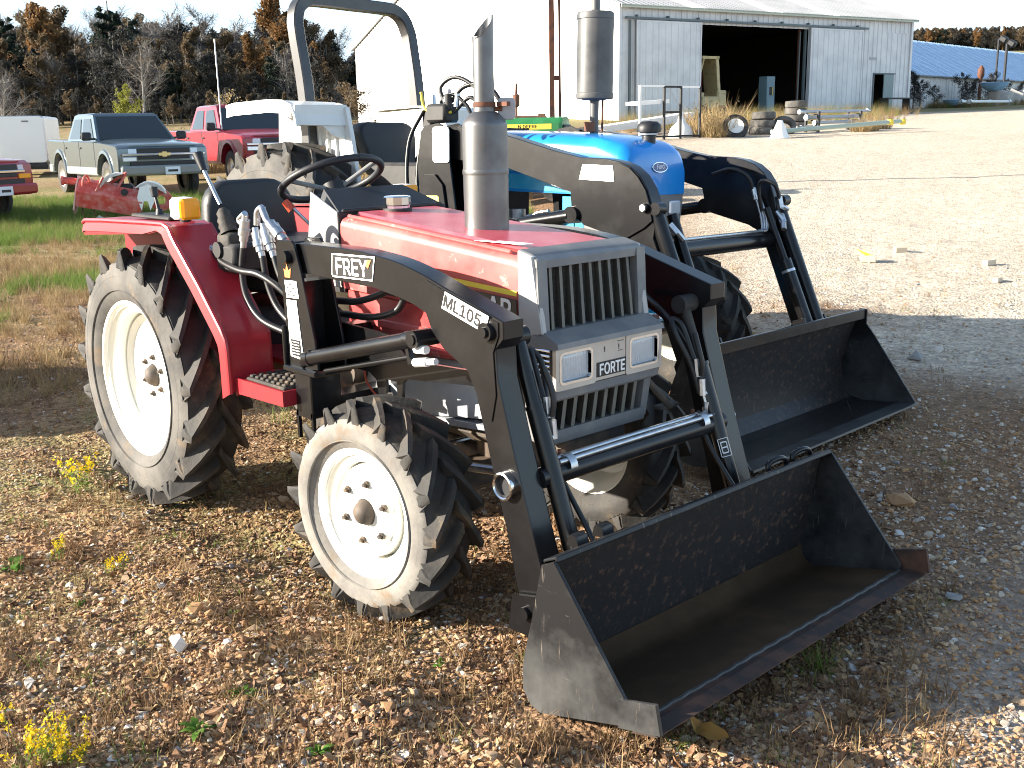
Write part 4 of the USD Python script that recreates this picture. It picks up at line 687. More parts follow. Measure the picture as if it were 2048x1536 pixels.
# ------------------------------------------------------------------ the yard: ground sheet rising gently to the sheds and the wood
RH = np.array([.68368, .72979]); FH = np.array([-.73279, .68049])
def XY(u, v): return CAM[:2] + u * RH + v * FH
def UV(x, y):
    d0, d1 = x - CAM[0], y - CAM[1]; return d0 * RH[0] + d1 * RH[1], d0 * FH[0] + d1 * FH[1]
def sst(a, b, x): t = np.clip((x - a) / (b - a), 0, 1); return t * t * (3 - 2 * t)
def base_h(u, v):
    u, v = np.asarray(u, float), np.asarray(v, float)
    right = .040 * np.maximum(v - 8, 0) + .30 * sst(10, 30, v) - .018 * np.maximum(v - 50, 0) - .022 * np.maximum(v - 160, 0)
    left = .22 * sst(13, 26, v) + .032 * np.clip(v - 26, 0, 150)
    far = 10 * sst(110, 260, v) * sst(-10, 60, u) + 3 * sst(140, 300, v)
    w = sst(-.12, .06, u / np.maximum(v, 4))
    return left * (1 - w) + right * w + far
def nz(x, y, s, seed=0): return meshkit.fbm(np.stack([x * s, y * s, np.zeros_like(x) + .37], -1), 4, seed)
MOUNDS = [(.45, -.22, .16, .05), (.60, -.05, .14, .06), (.85, -.05, .13, .05), (1.30, -1.02, .12, .045), (1.62, -1.05, .14, .05), (2.15, -.98, .16, .05), (1.9, -1.3, .13, .035), (.95, -.95, .2, .03), (.30, -1.2, .2, .025), (2.55, -.88, .12, .04), (-.2, 5.2, .4, .05), (2.9, -1.1, .15, .03)]
def hgt(x, y, fine=True):
    x, y = np.asarray(x, float), np.asarray(y, float); u, v = UV(x, y)
    h = base_h(u, v)
    if fine:
        near = 1 - sst(14, 40, np.hypot(u, v))
        h = h + near * ((nz(x, y, 1.1, 3) - .5) * .05 + (nz(x, y, 5., 5) - .5) * .035 + (nz(x, y, 16., 9) - .5) * .016)
        h = h + (1 - near) * (nz(x, y, .25, 4) - .5) * .25 * sst(20, 60, v)
        for mx, my, r, a in MOUNDS: h = h + a * np.exp(-((x - mx) ** 2 + (y - my) ** 2) / r ** 2) * (.6 + .8 * nz(x, y, 14., 2))
        rut = np.exp(-((y + .52 + .04 * np.sin(x * 3)) / .13) ** 2) * sst(-3.5, -1., x) * (1 - sst(1.55, 1.9, x))
        h = h - rut * (.022 + .03 * (nz(x, y, 9., 12) - .5))
    return h
ang = np.concatenate([np.arange(-180, -36, 6.), np.arange(-36, 36, .2), np.arange(36, 180, 6.)])
rad = [.35]
while rad[-1] < 900: rad.append(rad[-1] * (1.0095 if 2.6 < rad[-1] < 11 else 1.03 if rad[-1] < 60 else 1.07))
rad = np.array(rad)
A_, R_ = np.meshgrid(np.radians(ang), rad)
gu, gv = R_ * np.sin(A_), R_ * np.cos(A_)
gx, gy = CAM[0] + gu * RH[0] + gv * FH[0], CAM[1] + gu * RH[1] + gv * FH[1]
gz = hgt(gx, gy)
na, nr = len(ang), len(rad)
V = np.stack([gx, gy, gz], -1).reshape(-1, 3)
F = []
j = np.arange(na)
for i in range(nr - 1):
    a, b = i * na + j, i * na + (j + 1) % na
    F += [np.c_[a, b, b + na], np.c_[a, b + na, a + na]]
V = np.vstack([V, [[CAM[0], CAM[1], 0]]]); F.append(np.c_[np.full(na, len(V) - 1), (j + 1) % na, j])
F = np.vstack(F)[:, ::-1]
# what lies where: brown litter and gravel near, pale gravel lot to the right, grass to the left and along the sheds
X, Y_ = V[:, 0], V[:, 1]; U_, V_ = UV(X, Y_)
n1, n2, n3 = nz(X, Y_, .7, 21), nz(X, Y_, 2.6, 22), nz(X, Y_, .16, 23)
lot = sst(.02, .16, (U_ - 1.2) / np.maximum(V_, 3) + (n1 - .5) * .10) * sst(5.0, 7.5, V_ + (n1 - .5) * 2) * sst(3.2, 4.4, Y_ + (n1 - .5) * 1.5)
nearlot = sst(2.5, 3.6, X + (n1 - .5) * 1.2) * sst(-.9, .5, Y_ + (n1 - .5)) * .85 * (1 - lot)
grass = sst(.42, .62, n1 * .6 + n2 * .4 + .10 * sst(8, 16, V_)) * sst(-.02, -.16, U_ / np.maximum(V_, 3)) * .9
verge = sst(39, 42.5, V_ - .58 * U_ + (n1 - .5) * 4 + 2.5) * (U_ > 0)
def C3(*c): return np.array(c)
col = C3(.215, .125, .070) * (1 - n2[:, None]) * 1.1 + C3(.32, .205, .125) * n2[:, None] * 1.1
col = col * (1 - lot[:, None]) + (C3(.68, .59, .475) * (.75 + .4 * n2[:, None]) + (n3[:, None] - .5) * C3(.2, .15, .1)) * lot[:, None]
dry = C3(.36, .285, .15); green = C3(.15, .20, .045)
gm = sst(.40, .60, nz(X, Y_, .45, 31))[:, None] * sst(17, 20, V_)[:, None] * (1 - sst(23, 26, V_))[:, None] + .5 * sst(.5, .62, nz(X, Y_, .9, 33))[:, None]
col = col * (1 - nearlot[:, None]) + C3(.46, .42, .37) * (.7 + .5 * n2[:, None]) * nearlot[:, None]
gcol = dry * (1 - np.clip(gm, 0, 1)) + green * np.clip(gm, 0, 1)
col = col * (1 - grass[:, None]) + gcol * grass[:, None]
col = col * (1 - verge[:, None]) + (dry * .8 + C3(.02, .05, 0) * n2[:, None]) * verge[:, None]
soil = sum(np.exp(-((X - mx) ** 2 + (Y_ - my) ** 2) / (r * 1.2) ** 2) for mx, my, r, a in MOUNDS)[:, None].clip(0, 1) * .7
col = col * (1 - soil) + C3(.30, .155, .075) * soil
M['ground'] = usdkit.material(stage, LK + 'ground', {
    'a': ('attribute', {'attribute': 'zone'}), 'g': ('geometry', {}),
    'v1': ('voronoi_texture', {'scale': 46., 'randomness': 1.}), 'v2': ('voronoi_texture', {'scale': 17.}), 'n1': ('noise_texture', {'scale': 9., 'detail': 7., 'roughness': .7}), 'n2': ('noise_texture', {'scale': 90., 'detail': 3.}),
    'bw': ('rgb_to_bw', {}), 'r1': ('rgb_ramp', {'ramp': [(.0, (.35, .33, .31)), (.45, (.85, .84, .82)), (.8, (1.15, 1.13, 1.1)), (1., (1.9, 1.9, 1.85))]}),
    'r2': ('rgb_ramp', {'ramp': [(.30, (.50, .47, .44)), (.5, (1., 1., 1.)), (.70, (1.35, 1.32, 1.25))]}),
    'm1': ('mix_color', {'blend_type': 'multiply', 'fac': .75, 'use_clamp': False}), 'm2': ('mix_color', {'blend_type': 'multiply', 'fac': .7, 'use_clamp': False}),
    'h1': ('math', {'math_type': 'multiply_add', 'value2': -1.0, 'value3': 1.0}), 'h2': ('math', {'math_type': 'multiply_add', 'value2': .9}),
    'b': ('bump', {'strength': .9, 'distance': .012}), 'p': ('principled_bsdf', {'roughness': .95, 'specular_ior_level': .2})},
    [('g.position', 'v1.vector'), ('g.position', 'v2.vector'), ('g.position', 'n1.vector'), ('g.position', 'n2.vector'), ('v1.color', 'bw.color'), ('bw.val', 'r1.fac'), ('n1.fac', 'r2.fac'),
     ('a.color', 'm1.a'), ('r1.color', 'm1.b'), ('m1.result', 'm2.a'), ('r2.color', 'm2.b'), ('m2.result', 'p.base_color'),
     ('v1.distance', 'h1.value1'), ('n2.fac', 'h2.value1'), ('h1.value', 'h2.value3'), ('h2.value', 'b.height'), ('b.normal', 'p.normal')], surface='p.BSDF')
g = obj('ground', trimesh.Trimesh(V, F, process=False), M['ground'], smooth=True, kind='structure')
M['galv'] = mat('galvanised_roof', (.46, .62, .80), .40, .30, col2=(.40, .56, .74), scale=.8)  # low shed roof: blue of the sky-lit shade put into its base colour
UsdGeom.PrimvarsAPI(UsdGeom.Mesh.Get(stage, '/World/ground')).CreatePrimvar('zone', Sdf.ValueTypeNames.Color3fArray, 'vertex').Set(Vt.Vec3fArray.FromNumpy(col.clip(0, 1).astype(np.float32)))
def G(u, v, fine=False):
    p = XY(u, v); return np.array([p[0], p[1], float(hgt(np.array([p[0]]), np.array([p[1]]), fine)[0])])
def PXUV(px, py, v):
    """(u, z) of the point seen at pixel px, py of the photograph at forward distance v."""
    d = CR * (px - 1024) / FPX - CU * (py - 768) / FPX + CF
    k = v / (d[0] * FH[0] + d[1] * FH[1]); q = CAM + k * d
    return UV(q[0], q[1])[0], q[2]
def heading(u, v): d = u * RH + v * FH; return math.degrees(math.atan2(d[1], d[0]))

# ------------------------------------------------------------------ the big steel shed
M['sheet'] = mat('sheet_white', (.62, .63, .64), .42, .15, col2=(.52, .53, .55), scale=1.3, spots=((.36, .33, .30), 5., .68, .80))
M['sheetend'] = mat('sheet_gable', (.78, .78, .76), .45, .1)
M['roofsheet'] = mat('roof_sheet', (.36, .37, .38), .42, .3, col2=(.29, .30, .31), scale=.8)
M['trimdark'] = mat('trim_dark', (.10, .13, .14), .5)
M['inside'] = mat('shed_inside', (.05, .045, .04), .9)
def corr(w, h, pitch=.305, d=.028, rib=.06):
    """corrugated sheet: x 0..w, z 0..h (or a function of x), ribs standing out to -y."""
    xs = [0.]; ys = [0.]
    k = 0
    while True:
        c = pitch * (k + .5)
        if c + rib > w: break
        xs += [c - rib, c - rib * .5, c + rib * .5, c + rib]; ys += [0, -d, -d, 0]; k += 1
    xs.append(w); ys.append(0); xs, ys = np.array(xs), np.array(ys)
    return xs, ys
def sheet(parent, name, x0, w, z0, ztop, m, place, d=.028, pitch=.305):
    xs, ys = corr(w, 1, pitch, d); n = len(xs)
    zt = np.array([ztop(x0 + x) if callable(ztop) else ztop for x in xs])
    Vv = np.vstack([np.c_[x0 + xs, ys, np.full(n, z0)], np.c_[x0 + xs, ys, zt]])
    Ff = []
    for i in range(n - 1): Ff += [[i, i + 1, n + i + 1], [i, n + i + 1, n + i]]
    return obj(name, trimesh.Trimesh(place(Vv), np.array(Ff), process=False), m, parent, smooth=False)
SL, SW = 17.9, 26.0
s0 = G(4.62, 45.5); sa = heading(.85, .53)
ZB = 1.75; s0[2] = ZB
SH = thing('steel_shed', 'big pale steel shed with ribbed walls, wide sliding doors and a pitched roof', 'shed', s0, sa)
EAVE, RISE = 4.62, 4.6
idn = lambda P: P
def gable_z(y): return EAVE + RISE * (1 - abs(y - SW / 2) / (SW / 2))
# where the photograph's columns meet the front wall
def front_x(px):
    lo, hi = 0., SL
    for _ in range(40):
        mid = (lo + hi) / 2; q = XY(4.62, 45.5) + mid * (.8486 * RH + .5291 * FH); u, v = UV(*q)
        z = 3.5; w = np.array([q[0], q[1], z]) - CAM; pxx = 1024 + FPX * (w @ CR) / (w @ CF)
        if pxx < px: lo = mid
        else: hi = mid
    return lo
xo0, xo1, xd1 = front_x(1396), front_x(1612), front_x(1716)
xl0 = front_x(1258)
xp0, xp1 = front_x(1746), front_x(1786)
DH = 3.95
def wall_run(x0, x1, z0, z1, nm='wall_sheet', m=None, y=0.):
    n = max(1, round((x1 - x0) / .92)); w = (x1 - x0) / n
    for k in range(n): sheet(SH, nm, x0 + k * w, w, z0, z1, m or M['sheet'], lambda P: P + [0, y, 0])
wall_run(0, xo0, 0, DH); wall_run(xo1, xp0, 0, DH); wall_run(xp0, xp1, 2.05, DH); wall_run(xp1, SL, 0, DH); wall_run(0, SL, DH, EAVE)
def leaf(x0, x1, nm):
    d = obj('sliding_door', MB().box(((x0 + x1) / 2, -.13, DH / 2 + .06), (x1 - x0, .05, DH), b=.01).box(((x0 + x1) / 2, -.16, DH + .03), (x1 - x0, .04, .06)).box((x0 + .03, -.165, DH / 2), (.06, .05, DH)).box((x1 - .03, -.165, DH / 2), (.06, .05, DH)), M['sheet'], SH, nm)
    n = max(1, round((x1 - x0 - .12) / .62)); w = (x1 - x0 - .12) / n
    for k in range(n): sheet(d, 'door_sheet', x0 + .06 + k * w, w, .08, DH, M['sheet'], lambda P: P + [0, -.165, 0], .02, .31)
leaf(xl0 + .25, xo0, 'left sliding door'); leaf(xo1, xd1, 'right sliding door')
obj('door_rail', MB().box(((xl0 + xd1) / 2, -.16, DH + .13), (xd1 - xl0 + .6, .10, .09)), M['trimdark'], SH)
for k in range(9): obj('rail_bracket', boxm((xl0 + .3 + k * (xd1 - xl0) / 8.4, -.10, DH + .21), (.07, .14, .10)), M['trimdark'], SH)
obj('door_post', MB().box((xo1 - .06, .12, DH / 2), (.10, .10, DH)).cyl((xo1 - .35, .2, 0), (xo1 - .25, .25, DH - .1), .035), M['trimdark'], SH)
obj('rust_jamb', MB().box((xo1 - .2, .35, DH / 2), (.14, .06, DH)), M['rust'], SH)
obj('downpipe', MB().box((xl0 - .02, -.06, 2.0), (.10, .06, 4.0)), M['trimdark'], SH)
obj('side_door', MB().box((xp1 - .42, -.05, 1.02), (.80, .04, 2.0), rot((0, 0, 1), 6)), mat('grey_green_door', (.22, .28, .28), .6), SH)
obj('door_surround', MB().box(((xp0 + xp1) / 2, -.03, 2.06), (xp1 - xp0 + .12, .05, .06)).box((xp0 - .03, -.03, 1.03), (.05, .05, 2.06)), M['trimdark'], SH)
obj('notice', boxm((xp0 - .15, -.035, 2.75), (.55, .01, .12)), mat('faded_print', (.40, .40, .42), .7), SH)
nG = 28; w = SW / nG
for k in range(nG):
    sheet(SH, 'gable_sheet', k * w, w, 0, lambda t: gable_z(t), M['sheetend'], lambda P: np.c_[P[:, 1], SW - P[:, 0] if False else P[:, 0], P[:, 2]])
obj('gable_vent', MB(lathem([(.14, 0), (.17, .02), (.17, .05), (.12, .06)], (0, 4.4, 2.6), (-1, 0, 0), 20)), M['sheet'], SH)
def through(px, py, y):
    d = CR * (px - 1024) / FPX - CU * (py - 768) / FPX + CF; a = math.radians(sa); e = np.array([-math.sin(a), math.cos(a)]); k = (y - (CAM[:2] - s0[:2]) @ e) / (d[:2] @ e); q = CAM + k * d - s0
    return q[0] * math.cos(a) + q[1] * math.sin(a), q[2]
hol = []  # openings added so that bright sky stands in for two lamps
for px, py, w_, h_ in ((1578, 121, .20, .26), (1538, 143, .12, .18)):
    hx, hz = through(px, py, SW + .02); hol.append([(hx - w_, hz - h_), (hx + w_, hz - h_), (hx + w_, hz + h_), (hx - w_, hz + h_)])
obj('back_wall', prism([(0, 0), (SL, 0), (SL, EAVE), (0, EAVE)], 'y', -SW - .08, -SW - .02, 0, hol), M['inside'], SH, 'dark back wall with two small openings added in place of lamps')
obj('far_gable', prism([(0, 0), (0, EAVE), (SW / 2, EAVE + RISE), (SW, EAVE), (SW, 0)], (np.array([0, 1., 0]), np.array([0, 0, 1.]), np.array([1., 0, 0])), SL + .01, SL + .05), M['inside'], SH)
obj('ceiling_lining', boxm((SL / 2, SW / 2, EAVE - .05), (SL - .1, SW - .3, .04)), M['inside'], SH)  # dark sheet added under the roof to keep the interior black
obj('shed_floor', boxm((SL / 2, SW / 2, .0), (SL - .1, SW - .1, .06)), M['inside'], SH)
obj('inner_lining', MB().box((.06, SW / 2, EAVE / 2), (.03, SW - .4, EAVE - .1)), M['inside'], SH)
sl = math.hypot(SW / 2 + .35, RISE * (1 + .35 / (SW / 2))); an = math.atan2(RISE, SW / 2)
nR = 20; wR = (SL + .3) / nR
for k in range(nR):
    for sgn in (0, 1):
        def put(P, sgn=sgn):
            t = P[:, 2]; y = -.35 + t * math.cos(an); z = EAVE + .04 - .35 * math.tan(an) + t * math.sin(an)
            y = y + P[:, 1] * math.sin(an); z = z - P[:, 1] * math.cos(an)
            return np.c_[P[:, 0], (SW - y) if sgn else y, z]
        if sgn == 0 or k == 0: pass
        sheet(SH, 'roof_sheet', -.15 + k * wR, wR, 0, sl, M['sheetend'] if k in (4, 9, 13) and sgn == 0 else M['roofsheet'], put, .035)
obj('eave_trim', MB().box((SL / 2, -.30, EAVE - .10), (SL + .3, .03, .12)), mat('eave_trim', (.45, .50, .42), .5), SH)
for x in (0, SL + .02): obj('corner_trim', boxm((x, -.02, EAVE / 2), (.14, .10, EAVE)), M['sheet'], SH)
def shed_pt(x, y, z=0):
    a = math.radians(sa); return np.array([s0[0] + x * math.cos(a) - y * math.sin(a), s0[1] + x * math.sin(a) + y * math.cos(a), ZB + z])
# ------------------------------------------------------------------ the long low shed on the right, its roof partly in the big shed's shade
u0, v0 = 22.8, 64.6
l0 = G(u0, v0); l0[2] = 1.8
la = heading(.674, .739)
LS = thing('long_low_shed', 'long low shed with pale ribbed wall and shallow roof at the right', 'shed', l0, la)
LL, LW, LE, LRISE = 60., 10.5, 2.46, 2.8
n = 60; w = LL / n
for k in range(n): sheet(LS, 'wall_sheet', k * w, w, 0, LE, M['sheet'], idn, .03, .39)
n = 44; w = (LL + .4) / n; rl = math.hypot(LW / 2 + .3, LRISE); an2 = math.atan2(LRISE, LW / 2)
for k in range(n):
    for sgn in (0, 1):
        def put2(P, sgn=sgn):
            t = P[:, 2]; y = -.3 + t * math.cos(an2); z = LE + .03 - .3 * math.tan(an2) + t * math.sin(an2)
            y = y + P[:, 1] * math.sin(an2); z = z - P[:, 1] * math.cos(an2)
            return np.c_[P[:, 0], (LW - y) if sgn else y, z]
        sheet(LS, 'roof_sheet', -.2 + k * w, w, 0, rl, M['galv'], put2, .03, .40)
obj('gutter', MB().box((LL / 2, -.30, LE - .09), (LL + .3, .08, .09), b=.01), M['trimdark'], LS)
obj('end_wall', prism([(0, 0), (0, LE), (LW / 2, LE + LRISE), (LW, LE), (LW, 0)], (np.array([0, 1., 0]), np.array([0, 0, 1.]), np.array([1., 0, 0])), -.04, -.01), M['sheet'], LS)
obj('back_wall', boxm((LL / 2, LW, LE / 2), (LL, .05, LE)), M['sheet'], LS)
# ------------------------------------------------------------------ finding spots in the yard
def GP(px, py):
    d = CR * (px - 1024) / FPX - CU * (py - 768) / FPX + CF; d = d / np.hypot(d[0] * FH[0] + d[1] * FH[1], 0)
    v = 1.5 * 1.006 ** np.arange(780); Q = CAM + d * v[:, None]; hh = hgt(Q[:, 0], Q[:, 1]); i = int(np.argmax(Q[:, 2] <= hh)); q, h = Q[i], hh[i]
    return np.array([q[0], q[1], h])
def at_v(px, v):
    u = PXUV(px, 260, v)[0]; return G(u, v)
# ------------------------------------------------------------------ cars and pickups
M['carsilver'] = mat('car_silver_green', (.15, .185, .20), .26, .75, coat=.6)
M['carred'] = mat('car_red', (.26, .012, .02), .28, 0., coat=.6)
M['carred2'] = mat('car_dark_red', (.26, .012, .018), .28, 0., coat=.6)
M['carglass'] = mat('car_glass', (.012, .016, .018), .04, 0., coat=.5)
M['carplastic'] = mat('car_black_trim', (.02, .02, .022), .55)
M['cartan'] = mat('car_lower_grey', (.22, .23, .23), .45, coat=.2)
M['platew'] = mat('licence_white', (.70, .74, .80), .5)
M['gold'] = mat('gold_badge', (.75, .55, .25), .3, .6)
def arch(cx, r, z0, n=9): return [(cx - r * math.cos(a), z0 + r * math.sin(a) * 1.02) for a in np.linspace(0, PI, n)]
def pickup(label, loc, rz, paint, group=None, suv=False, lower=None, emblem=True, scale=1.0, name='pickup_truck', cat='pickup truck'):
    t = thing(name, label, cat, loc, rz, group, scale=(scale,) * 3)
    hw = 1.0
    prof = [(-2.78, .52)] + arch(-1.80, .50, .48) + arch(1.82, .50, .48) + [(2.76, .50), (2.80, .80), (2.78, 1.08), (2.66, 1.16), (1.9, 1.215), (1.15, 1.25), (-1.30, 1.27), (-2.80, 1.30), (-2.83, .9)]
    obj('body', prism(prof, 'y', -hw, hw, .055), paint, t, smooth=40)
    hd = loft([[(x, -w, z - .03), (x, -w * .82, z + .015), (x, -w * .3, z + .03), (x, w * .3, z + .03), (x, w * .82, z + .015), (x, w, z - .03), (x, w, z - .06), (x, -w, z - .06)] for x, w, z in ((1.12, .93, 1.27), (1.8, .92, 1.235), (2.5, .90, 1.185), (2.70, .86, 1.14))])
    obj('hood', hd, paint, t, smooth=50)
    xr = -2.55 if suv else -1.28
    base = [(1.16, -.92), (1.16, .92), (xr, .92), (xr, -.92)]; roof = [(.42, -.74), (.42, .74), (xr + .22, .74), (xr + .22, -.74)]
    secs = [[(x, y, 1.22) for x, y in base], [(x, y, 1.845) for x, y in roof], [(x * .93 - .02, y * .9, 1.885) for x, y in roof]]
    obj('cab', loft(secs), paint, t, smooth=40)
    def lerp(k, m_): return tuple(np.array([*base[k], 1.22]) * (1 - m_) + np.array([*roof[k], 1.845]) * m_)
    def quad(a, b, c, d, out): return loft([[np.array(p) + np.array(out) * .012 for p in (a, b, c, d)], [np.array(p) - np.array(out) * .01 for p in (a, b, c, d)]])
    A, B_, C_, D_ = lerp(0, .10), lerp(1, .10), lerp(1, .93), lerp(0, .93)
    ins = lambda p, k: (p[0], p[1] * k, p[2])
    obj('windscreen', quad(ins(A, .93), ins(B_, .93), ins(C_, .93), ins(D_, .93), (.65, 0, .75)), M['carglass'], t, smooth=False)
    for s in (-1, 1):
        k0, k1 = (0, 3) if s < 0 else (1, 2)
        def sp(f, m_): p = np.array(lerp(k0, m_)) * (1 - f) + np.array(lerp(k1, m_)) * f; return p
        spans = ((.08, .47), (.53, .92)) if not suv else ((.06, .32), (.36, .62), (.67, .95))
        for f0, f1 in spans:
            o = (0, s * 1., .25)
            obj('side_window', quad(sp(f0 + .02, .14), sp(f1, .14), sp(f1 - .015, .86), sp(f0 + .05, .86), o), M['carglass'], t, smooth=False)
        obj('mirror', MB().box((.98, s * 1.10, 1.36), (.12, .22, .19), b=.035).box((1.0, s * .97, 1.30), (.08, .12, .05)), M['carplastic'], t, smooth=40)
        obj('headlight', loft([[(2.60, s * .60, 1.10), (2.60, s * .94, 1.10), (2.60, s * .94, .96), (2.60, s * .60, .96)], [(2.815, s * .60, 1.075), (2.74, s * .95, 1.08), (2.75, s * .95, .97), (2.825, s * .60, .97)]]), M['lens'], t, smooth=False)
        obj('lamp_back', boxm((2.70, s * .77, 1.03), (.10, .34, .10)), M['reflector'], t)
        obj('low_lamp', boxm((2.80, s * .76, .86), (.05, .30, .09), b=.01), M['reflector'] if not suv else M['amber'], t)
        obj('flare', MB(*[loft([[(cx - ro * math.cos(a), s * yy, .48 + ro * math.sin(a) * 1.02) for ro, yy in ((.50, .985), (.50, 1.035), (.57, 1.03), (.60, .99))] for a in np.linspace(.1, PI - .1, 10)]) for cx in (-1.80, 1.82)]), paint, t, smooth=40, kind='stuff')
        for hx in (.35, -.85): obj('door_handle', boxm((hx - .3, s * 1.008, 1.10), (.18, .03, .04), b=.01), M['carplastic'], t)
        obj('door_line', MB().box((-.05, s * 1.002, .95), (.015, .006, .6)).box((1.12, s * 1.002, .95), (.015, .006, .55)).box((-1.28, s * 1.002, .9), (.02, .006, .75)), M['carplastic'], t)
        if lower: obj('lower_trim', boxm((.05, s * .995, .58), (2.5, .05, .18), b=.02), lower, t); obj('lower_trim', boxm((-2.62, s * .995, .6), (.3, .05, .2), b=.02), lower, t)
        for x in (-1.80, 1.82):
            wv = MB(lathem([(.25, -.12), (.39, -.12), (.41, -.09), (.41, .09), (.39, .12), (.25, .12)], (x, s * .86, .405), (0, 1, 0), 28))
            wo = obj('wheel', wv, M['rubber'], t, smooth=40)
            obj('rim', MB(lathem([(.0005, .10), (.07, .10), (.10, .08), (.20, .09), (.25, .12)], (x, s * .86, .405), (0, s, 0), 20)), M['steel'], wo, smooth=40)
            obj('arch_lining', MB(lathem([(.0005, 0), (.50, 0), (.50, .02)], (x, s * .80, .50), (0, 1, 0), 24)), M['carplastic'], wo)
    obj('front_grille', MB().box((2.79, 0, .97), (.06, 1.16, .24), b=.01).box((2.80, 0, .74), (.05, 1.5, .14), b=.01), M['carplastic'], t)
    obj('grille_bar', boxm((2.835, 0, .955), (.03, 1.86 if emblem else 1.5, .055), b=.012), M['chrome'], t)
    if emblem: obj('badge', prism([(-.13, -.03), (-.13, .03), (-.05, .03), (-.05, .055), (.05, .055), (.05, .03), (.13, .03), (.13, -.03), (.05, -.03), (.05, -.055), (-.05, -.055), (-.05, -.03)], 'x', 2.85, 2.862, o=(0, 0, .955)), M['gold'], t, smooth=False)
    obj('front_bumper', MB().box((2.86, 0, .62), (.16, 1.94, .20), b=.04), M['cartan'] if lower else paint, t, smooth=40)
    pl = obj('licence_plate', boxm((2.955, .12, .60), (.012, .34, .17), b=.004), M['platew'], t)
    obj('plate_text', MB().box((2.962, .12, .60), (.003, .22, .05)), M['carplastic'], pl)
    obj('roof_lamp', MB().box((.30, .5, 1.895), (.08, .06, .04), b=.01), M['carplastic'], t); obj('roof_lamp', MB().box((.30, -.5, 1.895), (.08, .06, .04), b=.01), M['carplastic'], t)
    if not suv:
        obj('bed_cavity', boxm((-2.05, 0, 1.29), (1.36, 1.72, .04)), M['carplastic'], t)
    return t
def hd2(u, v): return heading(u, v)
p = at_v(250, 25.6); pickup('silver green pickup truck with gold badge on a chrome grille bar', p, hd2(.60, -.80), M['carsilver'], lower=M['cartan'], scale=.97)
p = at_v(492, 28.6); rp_ = pickup('bright red pickup truck parked behind the white fender', p, hd2(.55, -.83), M['carred'], scale=1.04)
obj('whip_aerial', MB().cyl((1.05, -.86, 1.2), (1.02, -.86, 3.35), .016, 8), M['decalw'], rp_)
p = at_v(-236, 19.5); pickup('dark red estate car cut off by the left edge', p, hd2(.93, -.36), M['carred2'], suv=True, emblem=False, scale=.90, name='estate_car', cat='car')
# trailer
p = at_v(66, 33.); t = thing('cargo_trailer', 'white enclosed cargo trailer behind the silver pickup', 'trailer', p, hd2(.25, -.97), scale=(.80,) * 3)
rr_ = rrect(1.62, 1.66, .12, 5, (0, 1.30))
obj('body', loft([[(x, y * k, 1.30 + (z - 1.30) * k) for y, z in rr_] for x, k in ((-1.8, .97), (-1.75, 1.), (1.72, 1.), (1.82, .97), (1.84, .90))]), M['white'], t, smooth=40)
obj('edge_trim', MB(*[loft([[(1.80 + a, y * k, 1.30 + (z - 1.30) * k) for y, z in rr_] for a, k in ((-.03, 1.012), (.0, 1.012), (.02, .985))], False)]), M['steel'], t, smooth=40)
obj('chassis', MB().box((0, 0, .40), (3.7, 1.5, .12)).box((2.2, 0, .40), (.9, .1, .1)).box((1.6, 0, .42), (.4, 1.55, .34)), M['carplastic'], t)
for s in (-1, 1): obj('wheel', lathem([(.0005, .1), (.2, .1), (.32, .10), (.34, .07), (.34, -.08), (.2, -.1)], (-.2, s * .84, .34), (0, s, 0), 22), M['rubber'], t)
obj('marker', boxm((1.86, .18, 1.95), (.02, .22, .03)), M['carplastic'], t)
# rotary tiller on the grass
p = at_v(218, 18.9); t = thing('rotary_tiller', 'red rotary tiller attachment with white shields lying in the grass', 'tiller', p, hd2(.94, .25) - 0, scale=(.80,) * 3)
M['tillred'] = mat('tiller_red', (.55, .07, .05), .45, col2=(.62, .22, .18), scale=6., spots=((.6, .45, .4), 12., .62, .74))
R8 = rot((0, 1, 0), 12)
obj('tine_hood', T(loft([[(x, -.30, .18), (x, -.42, .50), (x, -.22, .74), (x, .10, .78), (x, .30, .62), (x, .30, .30)] for x in (-.78, .55)]), R8, (0, 0, .02)), M['tillred'], t, smooth=20)
obj('side_plate', T(prism([(-.35, .04), (-.46, .45), (-.24, .80), (.14, .82), (.34, .60), (.30, .10), (0, -.02)], (np.array([0, -1., 0]), np.array([0, 0, 1.]), np.array([-1., 0, 0])), .79, .82), R8, (0, 0, .02)), mat('pale_red_paint', (.72, .42, .36), .5), t, smooth=False)  # end plate paler than the hood, its sunlit look put into the colour
obj('drive_tube', MB().cyl((-.95, -.05, .90), (-.20, -.05, .80), .075).cyl((-.98, -.05, .90), (-.93, -.05, .90), .10), M['tillred'], t, smooth=40)
obj('hitch_frame', MB().hose([(-.55, -.3, .70), (-.50, -.32, .92), (-.42, -.28, .98), (-.38, -.2, .80)], .028).cyl((-.3, -.36, .62), (-.1, -.40, .95), .026).cyl((-.2, .1, .7), (.35, 0, 1.02), .03).cyl((.1, -.3, .6), (.35, -.1, 1.02), .03), M['tillred'], t, smooth=40)
obj('gearbox', MB().box((.30, -.05, .62), (.34, .34, .34), b=.05).cyl((.30, -.25, .62), (.30, -.45, .62), .07), M['blackmatte'], t)
for cx, cz, r0, nm in ((.16, .88, .34, 'curved_shield'), (.80, .66, .36, 'curved_shield')):
    aa = np.linspace(1.2, 3.0, 10) if cx < .5 else np.linspace(.3, 2.4, 10)
    obj(nm, loft([[(cx + (r0 + .012) * math.cos(a), y, cz - .2 + (r0 + .012) * math.sin(a)) for a in aa] + [(cx + r0 * math.cos(a), y, cz - .2 + r0 * math.sin(a)) for a in aa[::-1]] for y in (-.34, .1)]), M['white'], t, smooth=30)
